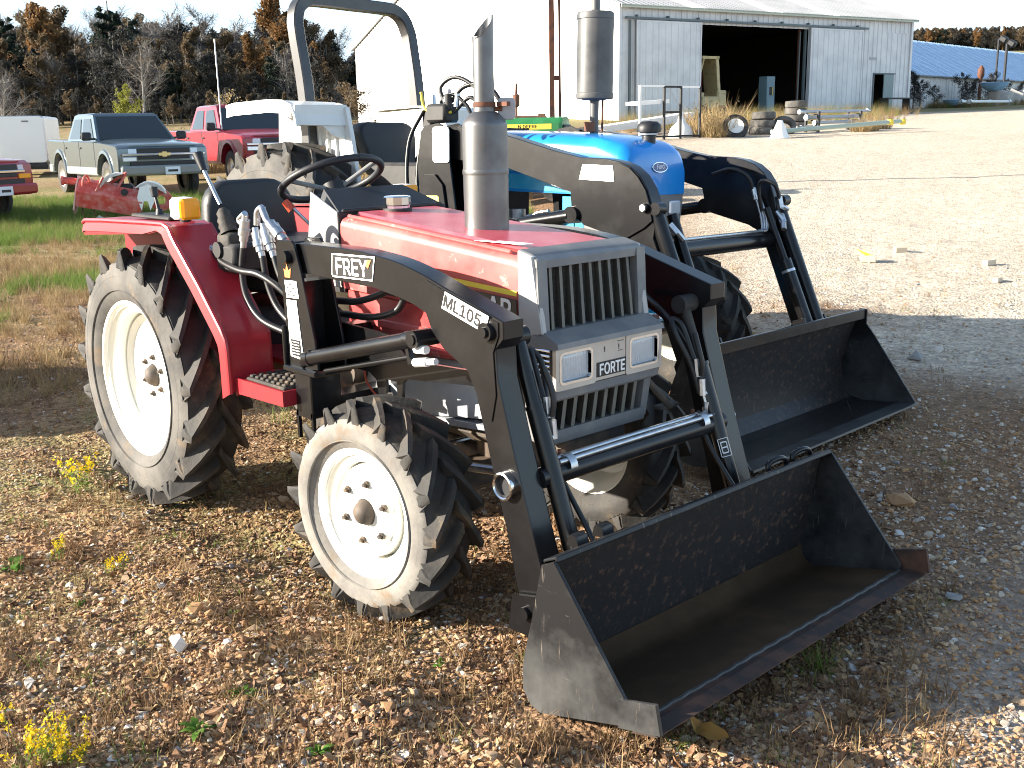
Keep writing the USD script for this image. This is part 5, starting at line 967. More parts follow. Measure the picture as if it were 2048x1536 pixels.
obj('white_guard', prism([(.62, .22), (.55, .50), (.62, .72), (.80, .78), (.95, .66), (.92, .45), (.80, .22), (.76, .42), (.68, .42)], 'y', .38, .41), M['white'], t)
obj('skid_plate', prism([(-.55, -.12), (-.25, .16), (.0, .02), (-.10, -.14)], 'y', .46, .49), M['white'], t)
for k in range(6): obj('tine', MB().hose([(-.6 + k * .24, -.05, .35), (-.6 + k * .24, -.25, .20), (-.52 + k * .24, -.30, .05)], .018), M['rust'], t)
obj('red_wheel', MB(lathem([(.10, -.05), (.24, -.05), (.24, .05), (.10, .05)], (1.02, -.1, .42), (0, 1, 0), 20)), M['tillred'], t)

# ------------------------------------------------------------------ green tractor and the rusty mast behind the blue one
M['green'] = mat('green_paint', (.02, .15, .045), .4, col2=(.03, .19, .07), scale=4., coat=.2)
p = at_v(1084, 17.3); gz0 = p[2]
GT = thing('green_tractor', 'green tractor with yellow hood stripe standing behind the blue tractor', 'tractor', p, hd2(.96, -.26))
zt = PXUV(1090, 234, 17.3)[1] - gz0
obj('hood', loft([[(x, -w, zt - .55), (x, -w, zt - .10), (x, -w * .75, zt - .015), (x, 0, zt), (x, w * .75, zt - .015), (x, w, zt - .10), (x, w, zt - .55)] for x, w in ((-.55, .29), (0, .30), (.40, .30), (.46, .27))]), M['green'], GT, smooth=30)
ys = obj('hood_stripe', prism([(-.50, zt - .185), (-.50, zt - .105), (.30, zt - .105), (.30, zt - .185)], 'y', .301, .304), M['yellow'], GT, smooth=False)
obj('stripe_lettering', text3('N DEERE', .05, (-.08, -.3045, zt - .168), (1, 0, 0), (0, 0, 1), .001, True, True, 1.1), M['decalk'], ys, smooth=False)
obj('muffler', lathem([(.018, zt - .05), (.02, zt + .16), (.052, zt + .18), (.054, zt + .34), (.02, zt + .36), (.013, zt + .52)], (-.33, .0, 0), (0, 0, 1), 20), M['rust'], GT, smooth=40)
obj('front_grille', boxm((.48, 0, zt - .33), (.05, .48, .42), b=.02), M['carplastic'], GT)
obj('engine_block', MB().box((.0, 0, zt - .70), (1.3, .4, .45)).box((-1.0, 0, .6), (1.0, .5, .4)), M['dirtyiron'], GT)
for s in (-1, 1):
    for x, r in ((-1.1, .55), (.55, .33)):
        obj('wheel', MB(lathem([(.0005, -.10), (r * .5, -.12), (r * .95, -.15), (r, -.10), (r, .10), (r * .95, .15), (r * .5, .12), (.0005, .10)], (x, s * .72, r), (0, 1, 0), 28)), M['rubber'], GT, smooth=40)
obj('seat', MB().box((-1.0, 0, 1.2), (.4, .4, .1), b=.03).box((-1.2, 0, 1.36), (.1, .4, .3), b=.03), M['carplastic'], GT)
obj('top_rail', MB().box((-.1, 0, zt + .012), (.5, .05, .025)).box((.05, .1, zt + .03), (.10, .06, .05)), M['rust'], GT)
p = at_v(1118, 18.5)
t = thing('rusty_mast', 'tall rusty double steel mast rising out of the picture behind the blue hood', 'mast', p, hd2(1, 0))
obj('rail', boxm((-.03, 0, 3.4), (.085, .10, 6.8), b=.005), M['rust'], t)
obj('thin_rail', boxm((.10, 0, 3.4), (.035, .06, 6.8)), M['rust'], t)
for k in range(5): obj('cross_brace', boxm((.03, 0, .55 + k * 1.27), (.12, .05, .07)), M['rust'], t)
obj('foot', boxm((0, 0, .2), (.35, .35, .4), b=.02), M['rust'], t)

# ------------------------------------------------------------------ junk along the big shed
def by_wall(px, off):
    x = front_x(px); q = shed_pt(x, -off); a_ = math.radians(sa)
    for _ in range(6):
        w_ = np.array([q[0], q[1], 2.0]) - CAM; q[:2] += np.array([math.cos(a_), math.sin(a_)]) * (px - 1024 - FPX * (w_ @ CR) / (w_ @ CF)) / FPX * 50 * 1.1
    q[2] = float(hgt(q[:1], q[1:2])[0]); return q
def tyre_mesh(R=.34, w=.21): return lathem([(R * .60, -w * .40), (R * .68, -w * .5), (R * .9, -w * .5), (R * .985, -w * .40), (R, -w * .2), (R, w * .2), (R * .985, w * .40), (R * .9, w * .5), (R * .68, w * .5), (R * .60, w * .40), (R * .58, 0), (R * .60, -w * .40)], (0, 0, 0), (0, 0, 1), 28)
ty = {}
def tyre(loc, rz, tilt, label, group=None):
    if 'p' not in ty:
        t = thing('tyre', label, 'tyre', loc, rz, group, tilt=tilt); obj('casing', tyre_mesh(), M['rubbermid'], t, smooth=40); ty['p'] = t
        obj('bead', lathem([(.205, -.07), (.215, -.085), (.225, -.08)], (0, 0, 0), (0, 0, 1), 24), M['rubber'], t)
    else: dup(ty['p'], loc, rz, label, group, tilt=tilt)
A = GP(1521, 269)
for k in range(3): tyre(A + [.03 * k, .02 * k, .10 + .21 * k], 30 * k, 2 if k % 2 else -3, 'tyre in the low stack in front of the open doorway', 'three tyres stacked before the doorway')
B2 = GP(1589, 257)
for k in range(4): tyre(B2 + [.02 * k, -.02 * k, .10 + .215 * k], 50 * k, 1.5 * (-1) ** k, 'tyre in the tall stack beside the right sliding door', 'four tyres stacked beside the right door')
tyre(GP(1568, 268) + [0, 0, .2], heading(1, 0), 50, 'single tyre leaning against the foot of the tall tyre stack')
q = GP(1470, 274); t = thing('wheel', 'tyre on a bright white rim leaning left of the low tyre stack', 'wheel', q + [0, 0, .26], heading(1, 0), tilt=62)
wo = obj('tyre', tyre_mesh(.36, .2), M['rubber'], t, smooth=40); obj('rim', lathem([(.0005, .03), (.1, .04), (.2, .06), (.225, .09)], (0, 0, 0), (0, 0, 1), 24), M['white'], t, smooth=40)
q = GP(1559, 277); t = thing('white_cone', 'small white cone shaped funnel by the leaning tyre', 'funnel', q); obj('cone', lathem([(.26, 0), (.25, .04), (.09, .40), (.07, .46), (.0005, .47)], (0, 0, 0), (0, 0, 1), 22), M['white'], t, smooth=40); obj('rim', lathem([(.26, -.01), (.285, 0), (.26, .02)], (0, 0, 0), (0, 0, 1), 22), M['white'], t)
q = GP(1362, 275); t = thing('white_bell', 'white bell shaped lamp shade under the black frame', 'lamp shade', q); obj('bell', lathem([(.36, 0), (.35, .10), (.28, .28), (.12, .42), (.07, .56), (.06, .62), (.0005, .62)], (0, 0, 0), (0, 0, 1), 24), M['white'], t, smooth=40); obj('collar', lathem([(.075, .60), (.08, .70), (.0005, .71)], (0, 0, 0), (0, 0, 1), 16), M['steel'], t)
q = GP(1340, 279); a0 = sa
t = thing('frame_rack', 'black and white metal frame rack standing before the left sliding door', 'rack', q, a0)
for x, hh, mm_ in ((-1.05, 1.42, 'white'), (-.22, 1.40, 'blackmatte'), (.36, 1.40, 'blackmatte'), (1.05, 1.40, 'blackmatte')):
    obj('post', boxm((x, 0, hh / 2), (.055, .055, hh)), M[mm_], t)
for x0, x1, z, mm_ in ((-1.05, -.22, 1.40, 'white'), (-.22, .36, 1.38, 'blackmatte'), (.36, 1.05, 1.38, 'white'), (-.22, .36, .72, 'blackmatte'), (-1.05, 1.05, .08, 'blackmatte')):
    obj('rail', boxm(((x0 + x1) / 2, .0, z), (x1 - x0, .05, .05)), M[mm_], t)
obj('shelf', boxm((-.55, .3, .98), (1.1, .5, .10), rot((0, 1, 0), -3)), M['white'], t)
q = GP(1285, 268); t = thing('white_trough', 'long white sheet metal trough lying aslant left of the frame rack', 'trough', q, sa + 12)
obj('sheet', loft([[(-2.3, -.20, .05), (-2.3, .20, .05), (-2.3, .22, .22), (-2.3, -.22, .22)], [(2.2, -.28, .35), (2.2, .28, .35), (2.2, .30, .62), (2.2, -.30, .62)]]), M['white'], t, smooth=False); obj('end_support', boxm((2.0, 0, .2), (.3, .4, .4)), M['carplastic'], t)
for k, (x0, y0, z0, L_, r_) in enumerate(((0, 0, .56, 3.0, .045), (.1, .1, .40, 2.5, .055), (.2, -.05, .25, 2.4, .05), (-.1, .15, .10, 2.8, .055))):
    q = GP(1668, 262); t = thing('steel_pipe', ('topmost pale pipe of the pile by the right door', 'second pipe down in the pile by the right door', 'third pipe down in the pile by the right door', 'lowest pipe of the pile by the right door')[k], 'pipe', q + [0, 0, z0], sa + 2 * k)
    obj('tube', MB().cyl((x0 - L_ / 2, y0, 0), (x0 + L_ / 2, y0, .02), r_, 14), M['panelgrey'], t, smooth=50); obj('flange', cylm((x0 + L_ / 2 - .1, y0, .02), (x0 + L_ / 2, y0, .02), r_ * 1.3, 14), M['steel'], t); obj('flange', cylm((x0 - L_ / 2, y0, 0), (x0 - L_ / 2 + .1, y0, 0), r_ * 1.5, 14), M['steel'], t)
q = GP(1690, 270)
for dx in (-.9, .9):
    tq = GP(1668, 262); tr = thing('trestle', ('left', 'right')[dx > 0] + ' dark trestle under the pipe pile by the right door', 'trestle', tq + [dx * math.cos(math.radians(sa)), dx * math.sin(math.radians(sa)), 0], sa)
    for y in (-.2, .28): obj('upright', boxm((0, y, .26), (.08, .06, .62)), M['carplastic'], tr)
    for z in (.04, .19, .335, .505): obj('bar', boxm((0, .04, z - .02), (.06, .5, .03)), M['carplastic'], tr)
t = thing('irrigation_pipe', 'long greenish pipe lying alone in the grass in front of the pipe pile', 'pipe', q + [0, 0, .22], sa - 8)
obj('tube', MB().cyl((-2.5, 0, -.1), (2.0, 0, .12), .06, 14), mat('greenish_pipe', (.35, .42, .36), .5), t, smooth=50)
for k, x in enumerate((1.6, 2.05)): obj('yellow_cap', boxm((x, 0, .10), (.16, .16, .16), b=.03), M['yellow'], t)
q = by_wall(1755, 2.6)
for k, (dx, nm) in enumerate(((0, 'grey_barrel'),)):
    pass
t = thing('dark_bench', 'low dark steel bench outside the small side door', 'bench', by_wall(1790, 2.0), sa)
obj('top', boxm((0, 0, .62), (1.7, .5, .06)), M['carplastic'], t)
for x in (-.75, .75): obj('leg', boxm((x, 0, .3), (.07, .4, .6)), M['carplastic'], t)
M['basin'] = mat('blue_basin', (.25, .42, .62), .35, coat=.3)
def low_pt(px, off):
    lo, hi = 0., LL
    for _ in range(40):
        mid = (lo + hi) / 2; a = math.radians(la); q = l0[:2] + mid * np.array([math.cos(a), math.sin(a)]) - off * np.array([-math.sin(a), math.cos(a)]); w_ = np.array([q[0], q[1], 2.5]) - CAM
        if 1024 + FPX * (w_ @ CR) / (w_ @ CF) < px: lo = mid
        else: hi = mid
    return np.array([q[0], q[1], float(hgt(q[:1], q[1:2])[0])])
for k, (px, off, s, lb) in enumerate(((1857, 3.2, 1., 'pale blue basin lying nearest the corner of the big shed'), (1986, 3.0, 1.5, 'pale blue basin on a stump farther along the low shed'))):
    t = thing('basin', lb, 'basin', low_pt(px, off) + [0, 0, .12 + .75 * k], 0, scale=(s,) * 3)
    obj('bowl', lathem([(.0005, .0), (.30, .03), (.50, .20), (.56, .32), (.53, .32), (.46, .22), (.26, .06), (.0005, .04)], (0, 0, 0), (0, 0, 1), 24), M['basin'], t, smooth=40); obj('rim', lathem([(.53, .30), (.59, .32), (.53, .345)], (0, 0, 0), (0, 0, 1), 24), M['basin'], t)
t = thing('stump', 'grey stump carrying the farther basin', 'stump', low_pt(1986, 3.0)); obj('wood', lathem([(.42, -.1), (.36, .1), (.33, .85), (.0005, .87)], (0, 0, 0), (0, 0, 1), 14), mat('grey_wood', (.26, .23, .2), .9), t)
M['concrete'] = mat('concrete', (.48, .47, .44), .9, col2=(.36, .35, .33), scale=5.)
for k, px in enumerate((2003, 2021, 2040)):
    t = thing('concrete_block', ('left', 'middle', 'right')[k] + 'most tilted concrete block at the far right by the low shed', 'concrete block', low_pt(px, 2.6) + [0, 0, .15], la + 20 * k, tilt=18 + 8 * k); obj('block', hullpts([(-.9, -.5, 0), (.9, -.5, 0), (.9, .5, 0), (-.9, .5, 0), (-.6, -.4, .75), (.2, -.4, .75), (.2, .4, .75), (-.6, .4, .75)]), M['concrete'], t, smooth=False)
for k, (px, L_) in enumerate(((1945, 5.), (1958, 7.))):
    t = thing('white_pipe', ('shorter', 'longer')[k] + ' white pipe on the ground in front of the low shed', 'pipe', low_pt(px, 4.4 + k * .8) + [0, 0, .30], la + 2 - 40 * 0)
    obj('tube', MB().cyl((-L_ / 2, 0, 0), (L_ / 2, 0, .05), .07, 12), M['decalw'], t, smooth=50); obj('coupling', cylm((L_ / 2 - .2, 0, .05), (L_ / 2, 0, .05), .13, 12), M['steel'], t); obj('coupling', cylm((-L_ / 2, 0, 0), (-L_ / 2 + .2, 0, 0), .13, 12), M['steel'], t)
for k, (px, hh) in enumerate(((1987, 4.1), (2004, 3.9))):
    t = thing('lamp_pole', ('left', 'right')[k] + ' slim dark pole with lamp head before the low shed', 'pole', low_pt(px, 1.4), la)
    obj('post', MB().cyl((0, 0, 0), (0, 0, hh), .09 if k else .07, 10), M['carplastic'], t); obj('head', MB().box((.2, -.25, hh), (.5, .5, .4), rot((1, 0, 0), 30), b=.08).cyl((0, 0, hh - .2), (.2, -.2, hh), .05), M['carplastic'], t)
t = thing('rusty_post', 'short rusty gas pump post in the shrubs by the low shed', 'post', low_pt(1957, 1.2)); obj('post', MB().cyl((0, 0, 0), (0, 0, 1.7), .10, 10), M['rust'], t); obj('head', lathem([(.09, 1.6), (.22, 1.85), (.20, 2.25), (.04, 2.5)], (0, 0, 0), (0, 0, 1), 12), M['rust'], t)
# inside the shed
M['oldyellow'] = mat('old_yellow', (.55, .45, .24), .6, spots=((.25, .15, .08), 5., .55, .7))
x_ = front_x(1446)
t = thing('forklift', 'old yellow forklift standing just inside the open shed doorway', 'forklift', shed_pt(x_, 1.2, .0), sa)
obj('cage', MB().box((.42, 0, 1.75), (.16, .9, 1.9), rot((0, 1, 0), -6)).box((-.05, 0, 2.68), (1.0, .9, .12)).cyl((-.42, -.4, 2.66), (-.95, -.4, .95), .05).cyl((-.42, .4, 2.66), (-.95, .4, .95), .05), M['oldyellow'], t)
obj('body', MB().box((.15, 0, .75), (1.5, 1.0, .55), b=.06).box((.65, 0, .95), (.55, .95, .7), b=.06).box((-.5, -.1, 1.05), (.35, .6, .3), b=.04), M['oldyellow'], t)
obj('mast', MB().cyl((-1.0, -.3, .2), (-1.6, -.3, .2), .05).box((-1.1, 0, .6), (.08, .7, 1.0)).cyl((-.9, -.42, .9), (-1.7, -.42, .35), .035), M['oldyellow'], t)
for s in (-1, 1):
    for x in (-.55, .6): obj('wheel', lathem([(.0005, -.1), (.2, -.1), (.32, -.09), (.32, .09), (.2, .1), (.0005, .1)], (x, s * .5, .32), (0, 1, 0), 20), M['rubber'], t)
x_ = front_x(1556)
t = thing('steel_cabinet', 'tall blue grey steel cabinet just inside the doorway', 'cabinet', shed_pt(x_, .7), sa + 4)
obj('carcass', boxm((0, 0, .95), (.55, .5, 1.9), b=.02), mat('cabinet_blue', (.14, .22, .26), .5), t)
obj('door_panel', boxm((0, -.256, .50), (.47, .02, .85)), mat('cabinet_door', (.16, .25, .29), .5), t); obj('opening', boxm((.03, -.255, 1.25), (.26, .02, .36)), M['blackmatte'], t); obj('yellow_strip', boxm((.10, -.27, 1.25), (.04, .01, .36)), M['yellowdec'], t)
t = thing('red_locker', 'dull red locker deep in the shed behind the cabinet', 'locker', shed_pt(front_x(1512) + 1.0, 5.5), sa); obj('box', boxm((0, 0, 1.3), (1.0, .6, 2.2), b=.03), mat('dull_red', (.25, .05, .035), .6), t); obj('door_gap', boxm((0, -.305, 1.3), (.02, .01, 2.1)), M['blackmatte'], t)

# flap on the exhaust clamp of the red tractor
fpos = np.array([1.558, 0, 1.59]); fn = -FH; e1 = np.array([RH[0], RH[1], 0])
fl = obj('rain_flap', prism(rrect(.060, .072, .014, 4), (e1, np.array([0, 0, 1.]), np.array([fn[0], fn[1], 0])), -.012, .0, .003, o=fpos + e1 * .074), M['panelgrey'], RT, smooth=30)
obj('flap_bolt', cylm(fpos + e1 * .035, fpos + e1 * .06, .008, 10), M['rust'], RT)
# ------------------------------------------------------------------ trees, shrubs and weeds
def leafmat(name, c1, c2, tr=.35):
    return usdkit.material(stage, LK + name, {'g': ('geometry', {}), 'r': ('rgb_ramp', {'ramp': [(0., c1), (1., c2)]}), 'd': ('principled_bsdf', {'roughness': .7, 'specular_ior_level': .25}), 't': ('translucent_bsdf', {}), 'm': ('mix_closure', {'fac': tr})},
        [('g.random_per_island', 'r.fac'), ('r.color', 'd.base_color'), ('r.color', 't.color'), ('d.BSDF', 'm.closure1'), ('t.BSDF', 'm.closure2')], surface='m.closure')
M['bark'] = mat('bark', (.10, .085, .075), .9, col2=(.16, .145, .13), scale=8.)
M['palebark'] = mat('pale_bark', (.30, .28, .25), .85, col2=(.20, .18, .16), scale=6.)
LEAF = {'evergreen': leafmat('leaf_evergreen', (.022, .036, .026), (.05, .075, .04)), 'orange': leafmat('leaf_orange', (.21, .115, .045), (.33, .20, .085)), 'rust': leafmat('leaf_rust', (.15, .11, .065), (.27, .18, .10)),
        'yellow': leafmat('leaf_yellow', (.26, .27, .05), (.40, .38, .10)), 'grey': leafmat('leaf_twig', (.13, .12, .115), (.22, .20, .19), .1), 'dark': leafmat('leaf_dark', (.05, .05, .045), (.10, .085, .065)), 'straw': leafmat('leaf_straw', (.34, .26, .13), (.48, .40, .22))}
def quads(C, size, r, flat=0.):
    """leaf-sized quads at points C."""
    n = len(C); a = r.normal(size=(n, 3)); a /= np.linalg.norm(a, axis=1, keepdims=True); b = np.cross(a, r.normal(size=(n, 3))); b /= np.linalg.norm(b, axis=1, keepdims=True)
    s = size * r.uniform(.6, 1.3, (n, 1)); a = a * s; b = b * s * .6
    V = np.stack([C - a, C - b * .8, C + a, C + b * .8], 1).reshape(-1, 3); i = np.arange(n)[:, None] * 4
    return trimesh.Trimesh(V, np.vstack([i + [0, 1, 2], i + [0, 2, 3]]), process=False)
def blades(P, D, w, r, seg=2, droop=.0):
    """thin blades from points P along vectors D (bent at the tip)."""
    n = len(P); side = np.cross(D, r.normal(size=(n, 3))); side /= np.linalg.norm(side, axis=1, keepdims=True) + 1e-9; side = side * np.asarray(w).reshape(-1, 1)
    bend = r.normal(size=(n, 3)) * np.linalg.norm(D, axis=1, keepdims=True) * .22; bend[:, 2] -= droop * np.linalg.norm(D, axis=1)
    V = np.stack([P - side, P + side, P + D * .55 + side * .7 + bend * .25, P + D * .55 - side * .7 + bend * .25, P + D + bend], 1).reshape(-1, 3); i = np.arange(n)[:, None] * 5
    return trimesh.Trimesh(V, np.vstack([i + [0, 1, 2], i + [0, 2, 3], i + [3, 2, 4]]), process=False)
def tree_parts(seed, h, kind, spread, leaves, lsize, start=.25, bare=False, limbs=11, cone=False):
    r = np.random.default_rng(seed); lean = r.normal(size=2) * .03 * h
    tp = np.array([[lean[0] * t ** 2 + .012 * h * math.sin(5 * t + seed), lean[1] * t ** 2, h * t * (.98 if bare else .93) - .25 * (t == 0)] for t in np.linspace(0, 1, 8)])
    W = MB().tube(tp, np.linspace(.020 * h, .004 * h, 8), 7); ends = []; tw_p, tw_d = [], []
    for k in range(limbs):
        t = start + (.95 - start) * (k + r.uniform(0, .8)) / limbs; b = np.array([np.interp(t, np.linspace(0, 1, 8), tp[:, i]) for i in range(3)])
        a = r.uniform(0, 2 * PI); L = spread * h * (1.15 - t if cone else (1.2 - .8 * t)) * r.uniform(.7, 1.2); up = .05 if cone else r.uniform(.5, 1.1)
        d = np.array([math.cos(a), math.sin(a), up]); d /= np.linalg.norm(d)
        P = np.array([b, b + d * L * .5 + [0, 0, .04 * L], b + d * L + [0, 0, .16 * L]]); W.tube(spline(P, 3), np.linspace(.008 * h * (1.1 - t), .002 * h, 7), 5)
        for q in np.linspace(.35, 1, 5): ends.append((P[0] * (1 - q) ** 2 + 2 * P[1] * q * (1 - q) + P[2] * q * q, L * .36, d))
    E = np.array([e[0] for e in ends]); Rr = np.array([e[1] for e in ends]); Dd = np.array([e[2] for e in ends])
    nt = 420 if bare else 120
    i = r.integers(0, len(E), nt); D = Dd[i] * .6 + r.normal(size=(nt, 3)) * .55 + [0, 0, .35]; D *= (Rr[i] * r.uniform(.5, 1.5, nt))[:, None]
    W.add(blades(E[i], D, .0028 * h * r.uniform(.5, 1.2, nt), r))
    wood = W.mesh()
    i = r.integers(0, len(E), leaves); g = r.normal(size=(leaves, 3)); g /= np.linalg.norm(g, axis=1, keepdims=True)
    C = E[i] + g * (Rr[i] * r.uniform(.15, 1.15, leaves) ** .6)[:, None] * [1, 1, .8]
    # thin out by clumps so that gaps show
    C = C[meshkit.fbm(C / h * 9 + seed, 2, seed) > .40]
    crown = quads(C, lsize, r) if not bare else MB(quads(C[:len(C) // 4], lsize * .7, r), blades(C, r.normal(size=C.shape) * .06 * h * [1, 1, .6] + [0, 0, .03 * h], np.full(len(C), .0016 * h), r)).mesh()
    return wood, crown
PROTO = {}
def tree(name, label, kind, loc, rz, s, group, seed, cat='tree', **k):
    key = (name, kind, seed)
    if key not in PROTO:
        t = thing(name, label, cat, loc, rz, group, scale=(s,) * 3); w, c = tree_parts(seed, 10., kind, **k)
        obj('trunk', w, M['palebark' if kind == 'grey' else 'bark'], t, smooth=60); obj('crown', c, LEAF[kind], t, smooth=False, kind='stuff'); PROTO[key] = t
    else: dup(PROTO[key], loc, rz, label, group, scale=(s, s, s))
KT = {'rust': dict(spread=.32, leaves=7000, lsize=.18), 'orange': dict(spread=.28, leaves=6500, lsize=.17), 'evergreen': dict(spread=.27, leaves=9500, lsize=.16, start=.10, limbs=40, cone=True), 'grey': dict(spread=.33, leaves=1500, lsize=.12, bare=True, limbs=16, start=.2), 'dark': dict(spread=.32, leaves=6000, lsize=.16, start=.1, limbs=14)}
LBL = {'rust': ('rust brown tree thinning its leaves at the edge of the wood', 'rust brown trees of the wood'), 'orange': ('orange leaved autumn tree at the edge of the wood', 'orange trees of the wood'), 'evergreen': ('dark evergreen tree at the edge of the wood', 'evergreen trees of the wood'), 'grey': ('bare grey tree with fine twigs at the edge of the wood', 'bare trees of the wood'), 'dark': ('dark bushy tree in the shade at the foot of the wood', 'dark trees at the foot of the wood')}
NM = {'rust': 'autumn_tree', 'orange': 'autumn_tree', 'evergreen': 'evergreen_tree', 'grey': 'bare_tree', 'dark': 'bushy_tree'}
r = np.random.default_rng(11)
def put(kind, px, v, ytop, seed, label=None, group=True):
    """a tree of the given kind whose top reaches the photograph's row ytop."""
    u, zt = PXUV(px, ytop, v); p = G(u, v); s = max((zt - p[2]) / 9.6, .25)
    tree(NM[kind], label or LBL[kind][0], kind, p, r.uniform(0, 360), s, LBL[kind][1] if group else None, seed, **KT[kind])
def skyline(px):  # top row of the wood along the picture
    return np.interp(px, [-80, 0, 30, 60, 100, 150, 185, 230, 265, 320, 420, 520, 545, 580, 620, 680, 720, 800], [10, 20, 60, 15, 0, 40, 45, 0, 10, 25, 30, 55, 10, 0, 20, 55, 75, 95])
put('orange', 62, 108, 12, 1, 'tall orange tree standing highest at the upper left', None)
put('evergreen', 218, 112, -8, 2, 'tall dark evergreen left of the roll bar rising against the sky', None)
put('orange', 566, 118, -6, 3, 'tall thin orange tree just left of the roll bar', None)
put('evergreen', 8, 104, 18, 2, 'dark evergreen at the upper left corner', None)
for px, v, dy, k, sd in ((-40, 112, 0, 'rust', 4), (30, 118, 40, 'grey', 5), (105, 114, 10, 'rust', 4), (150, 120, 25, 'grey', 6), (178, 112, 70, 'rust', 7), (250, 118, 20, 'evergreen', 8), (290, 116, 40, 'grey', 5), (322, 112, 55, 'rust', 4), (350, 122, 5, 'grey', 6), (385, 115, 35, 'rust', 7), (412, 124, 0, 'grey', 5), (450, 116, 30, 'rust', 4), (480, 122, 5, 'grey', 6), (515, 114, 25, 'orange', 9), (548, 120, 35, 'rust', 7), (600, 118, 30, 'rust', 4), (632, 122, 20, 'grey', 5), (662, 118, 25, 'rust', 7), (690, 124, 10, 'grey', 6), (715, 118, 25, 'evergreen', 8), (640, 112, 60, 'orange', 9), (745, 126, 10, 'rust', 4)):
    put(k, px, v, skyline(px) + dy, sd)
for k in range(44):   # the darker lower ranks in front
    px = -60 + k * 19 + r.uniform(-9, 9); v = r.uniform(98, 110); put(('dark', 'dark', 'evergreen', 'rust', 'grey')[k % 5], px, v, skyline(px) + r.uniform(60, 125), (10, 11, 8, 7, 6)[k % 5])
for k in range(34): put(('dark', 'dark', 'rust')[k % 3], -60 + k * 24.5 + r.uniform(-8, 8), r.uniform(90, 96), r.uniform(178, 208), (10, 11, 7)[k % 3])
put('grey', 285, 78, 95, 5, 'pale bare tree with forked trunk standing before the dark wood', None)
put('grey', 8, 34, 165, 6, 'bare branching tree at the left edge behind the trailer', None)
# a wall of far wood behind that reads as one mass
def instancer(name, protos, P, rot_z, S, idx, label, cat, tilt=None):
    pi = UsdGeom.PointInstancer.Define(stage, '/World/' + name); tag(pi, label, cat, kind='stuff')
    rel = pi.CreatePrototypesRel()
    for k, (mesh, m_) in enumerate(protos):
        pp = f'/World/{name}/piece_{k:03d}'; usdkit.mesh(stage, pp, mesh, m_, smooth=False); rel.AddTarget(pp)
    P = np.asarray(P, np.float32); pi.CreatePositionsAttr(Vt.Vec3fArray.FromNumpy(P)); pi.CreateProtoIndicesAttr(Vt.IntArray.FromNumpy(np.asarray(idx, np.int32)))
    S = np.asarray(S, np.float32); S = np.repeat(S[:, None], 3, 1) if S.ndim == 1 else S
    pi.CreateScalesAttr(Vt.Vec3fArray.FromNumpy(S))
    c, s = np.cos(rot_z / 2), np.sin(rot_z / 2); q = np.zeros((len(P), 4)); q[:, 0], q[:, 3] = c, s
    if tilt is not None:
        a = np.random.default_rng(5).uniform(0, 2 * PI, len(P)); ct, st_ = np.cos(tilt / 2), np.sin(tilt / 2); x, y = np.cos(a) * st_, np.sin(a) * st_
        q = np.c_[c * ct, c * x - s * y, c * y + s * x, s * ct]
    pi.CreateOrientationsAttr(Vt.QuathArray([Gf.Quath(float(a), float(b), float(d), float(e)) for a, b, d, e in q]))
    return pi
fp_, fs_, fi_ = [], [], []
for k in range(300):
    px = r.uniform(-140, 860); v = r.uniform(120, 150); u, zt = PXUV(px, skyline(px) + r.uniform(20, 90), v); p = G(u, v); fp_.append(p); fs_.append(max((zt - p[2]) / 9.6, .4)); fi_.append(r.integers(0, 4))
fm = []
for kk, sd in (('rust', 21), ('dark', 22), ('evergreen', 23), ('grey', 24), ('orange', 25)):
    kw = dict(KT[kk]); kw['leaves'] = int(kw['leaves'] * .7); w_, c_ = tree_parts(sd, 10., kk, **kw); fm.append((trimesh.util.concatenate([w_, c_]), LEAF[kk if kk != 'grey' else 'grey']))
for k in range(420):
    px = r.uniform(1770, 2160); v = r.uniform(235, 300); u, zt = PXUV(px, np.interp(px, [1800, 1850, 2000, 2100], [62, 56, 64, 68]) + r.uniform(0, 45), v); p = G(u, v); fp_.append(p); fs_.append(np.clip((zt - p[2]) / 9.6, .5, 2.2)); fi_.append(r.choice([0, 0, 0, 1, 1, 2, 4]))
instancer('far_wood', fm, fp_, r.uniform(0, 6.28, len(fp_)), fs_, fi_, 'far wood closing off the view behind the yard', 'wood')
# shrubs and weeds
def shrub(name, label, kind, loc, s, seed, group=None, **k):
    kw = dict(spread=.42, leaves=3200, lsize=.19, start=.04, limbs=14); kw.update(k); tree(name, label, kind, loc, r.uniform(0, 360), s, group, seed, cat='shrub', **kw)
p = at_v(266, 62); u, zt = PXUV(266, 172, 62); shrub('yellow_shrub', 'pale yellow green young tree glowing before the dark wood', 'yellow', p, (zt - p[2]) / 9.6, 31, spread=.30, leaves=3800, limbs=18)
p = at_v(462, 45); u, zt = PXUV(462, 196, 45); shrub('pale_shrub', 'pale dry shrub above the red pickup roof', 'straw', p, (zt - p[2]) / 9.0, 32, leaves=900)
p = at_v(712, 40); u, zt = PXUV(712, 180, 40); shrub('rust_shrub', 'rusty brown shrub beside the white gable wall', 'rust', p, (zt - p[2]) / 9.0, 33)
for k, (px, off, h_, kd) in enumerate(((1812, .9, 1.9, 'dark'), (1835, 1.3, 1.4, 'dark'), (1868, 1.6, 1.2, 'dark'), (1922, 1.2, 1.8, 'dark'), (1945, 1.4, 1.5, 'dark'), (1978, 1.2, 1.9, 'dark'), (2010, 1.2, 1.5, 'dark'), (2038, 1.3, 1.4, 'dark'))):
    shrub('wall_shrub', 'dark tangled shrub growing against the wall of the low shed', kd, low_pt(px, off), h_ / 9., 34 + k % 2, 'shrubs along the low shed')
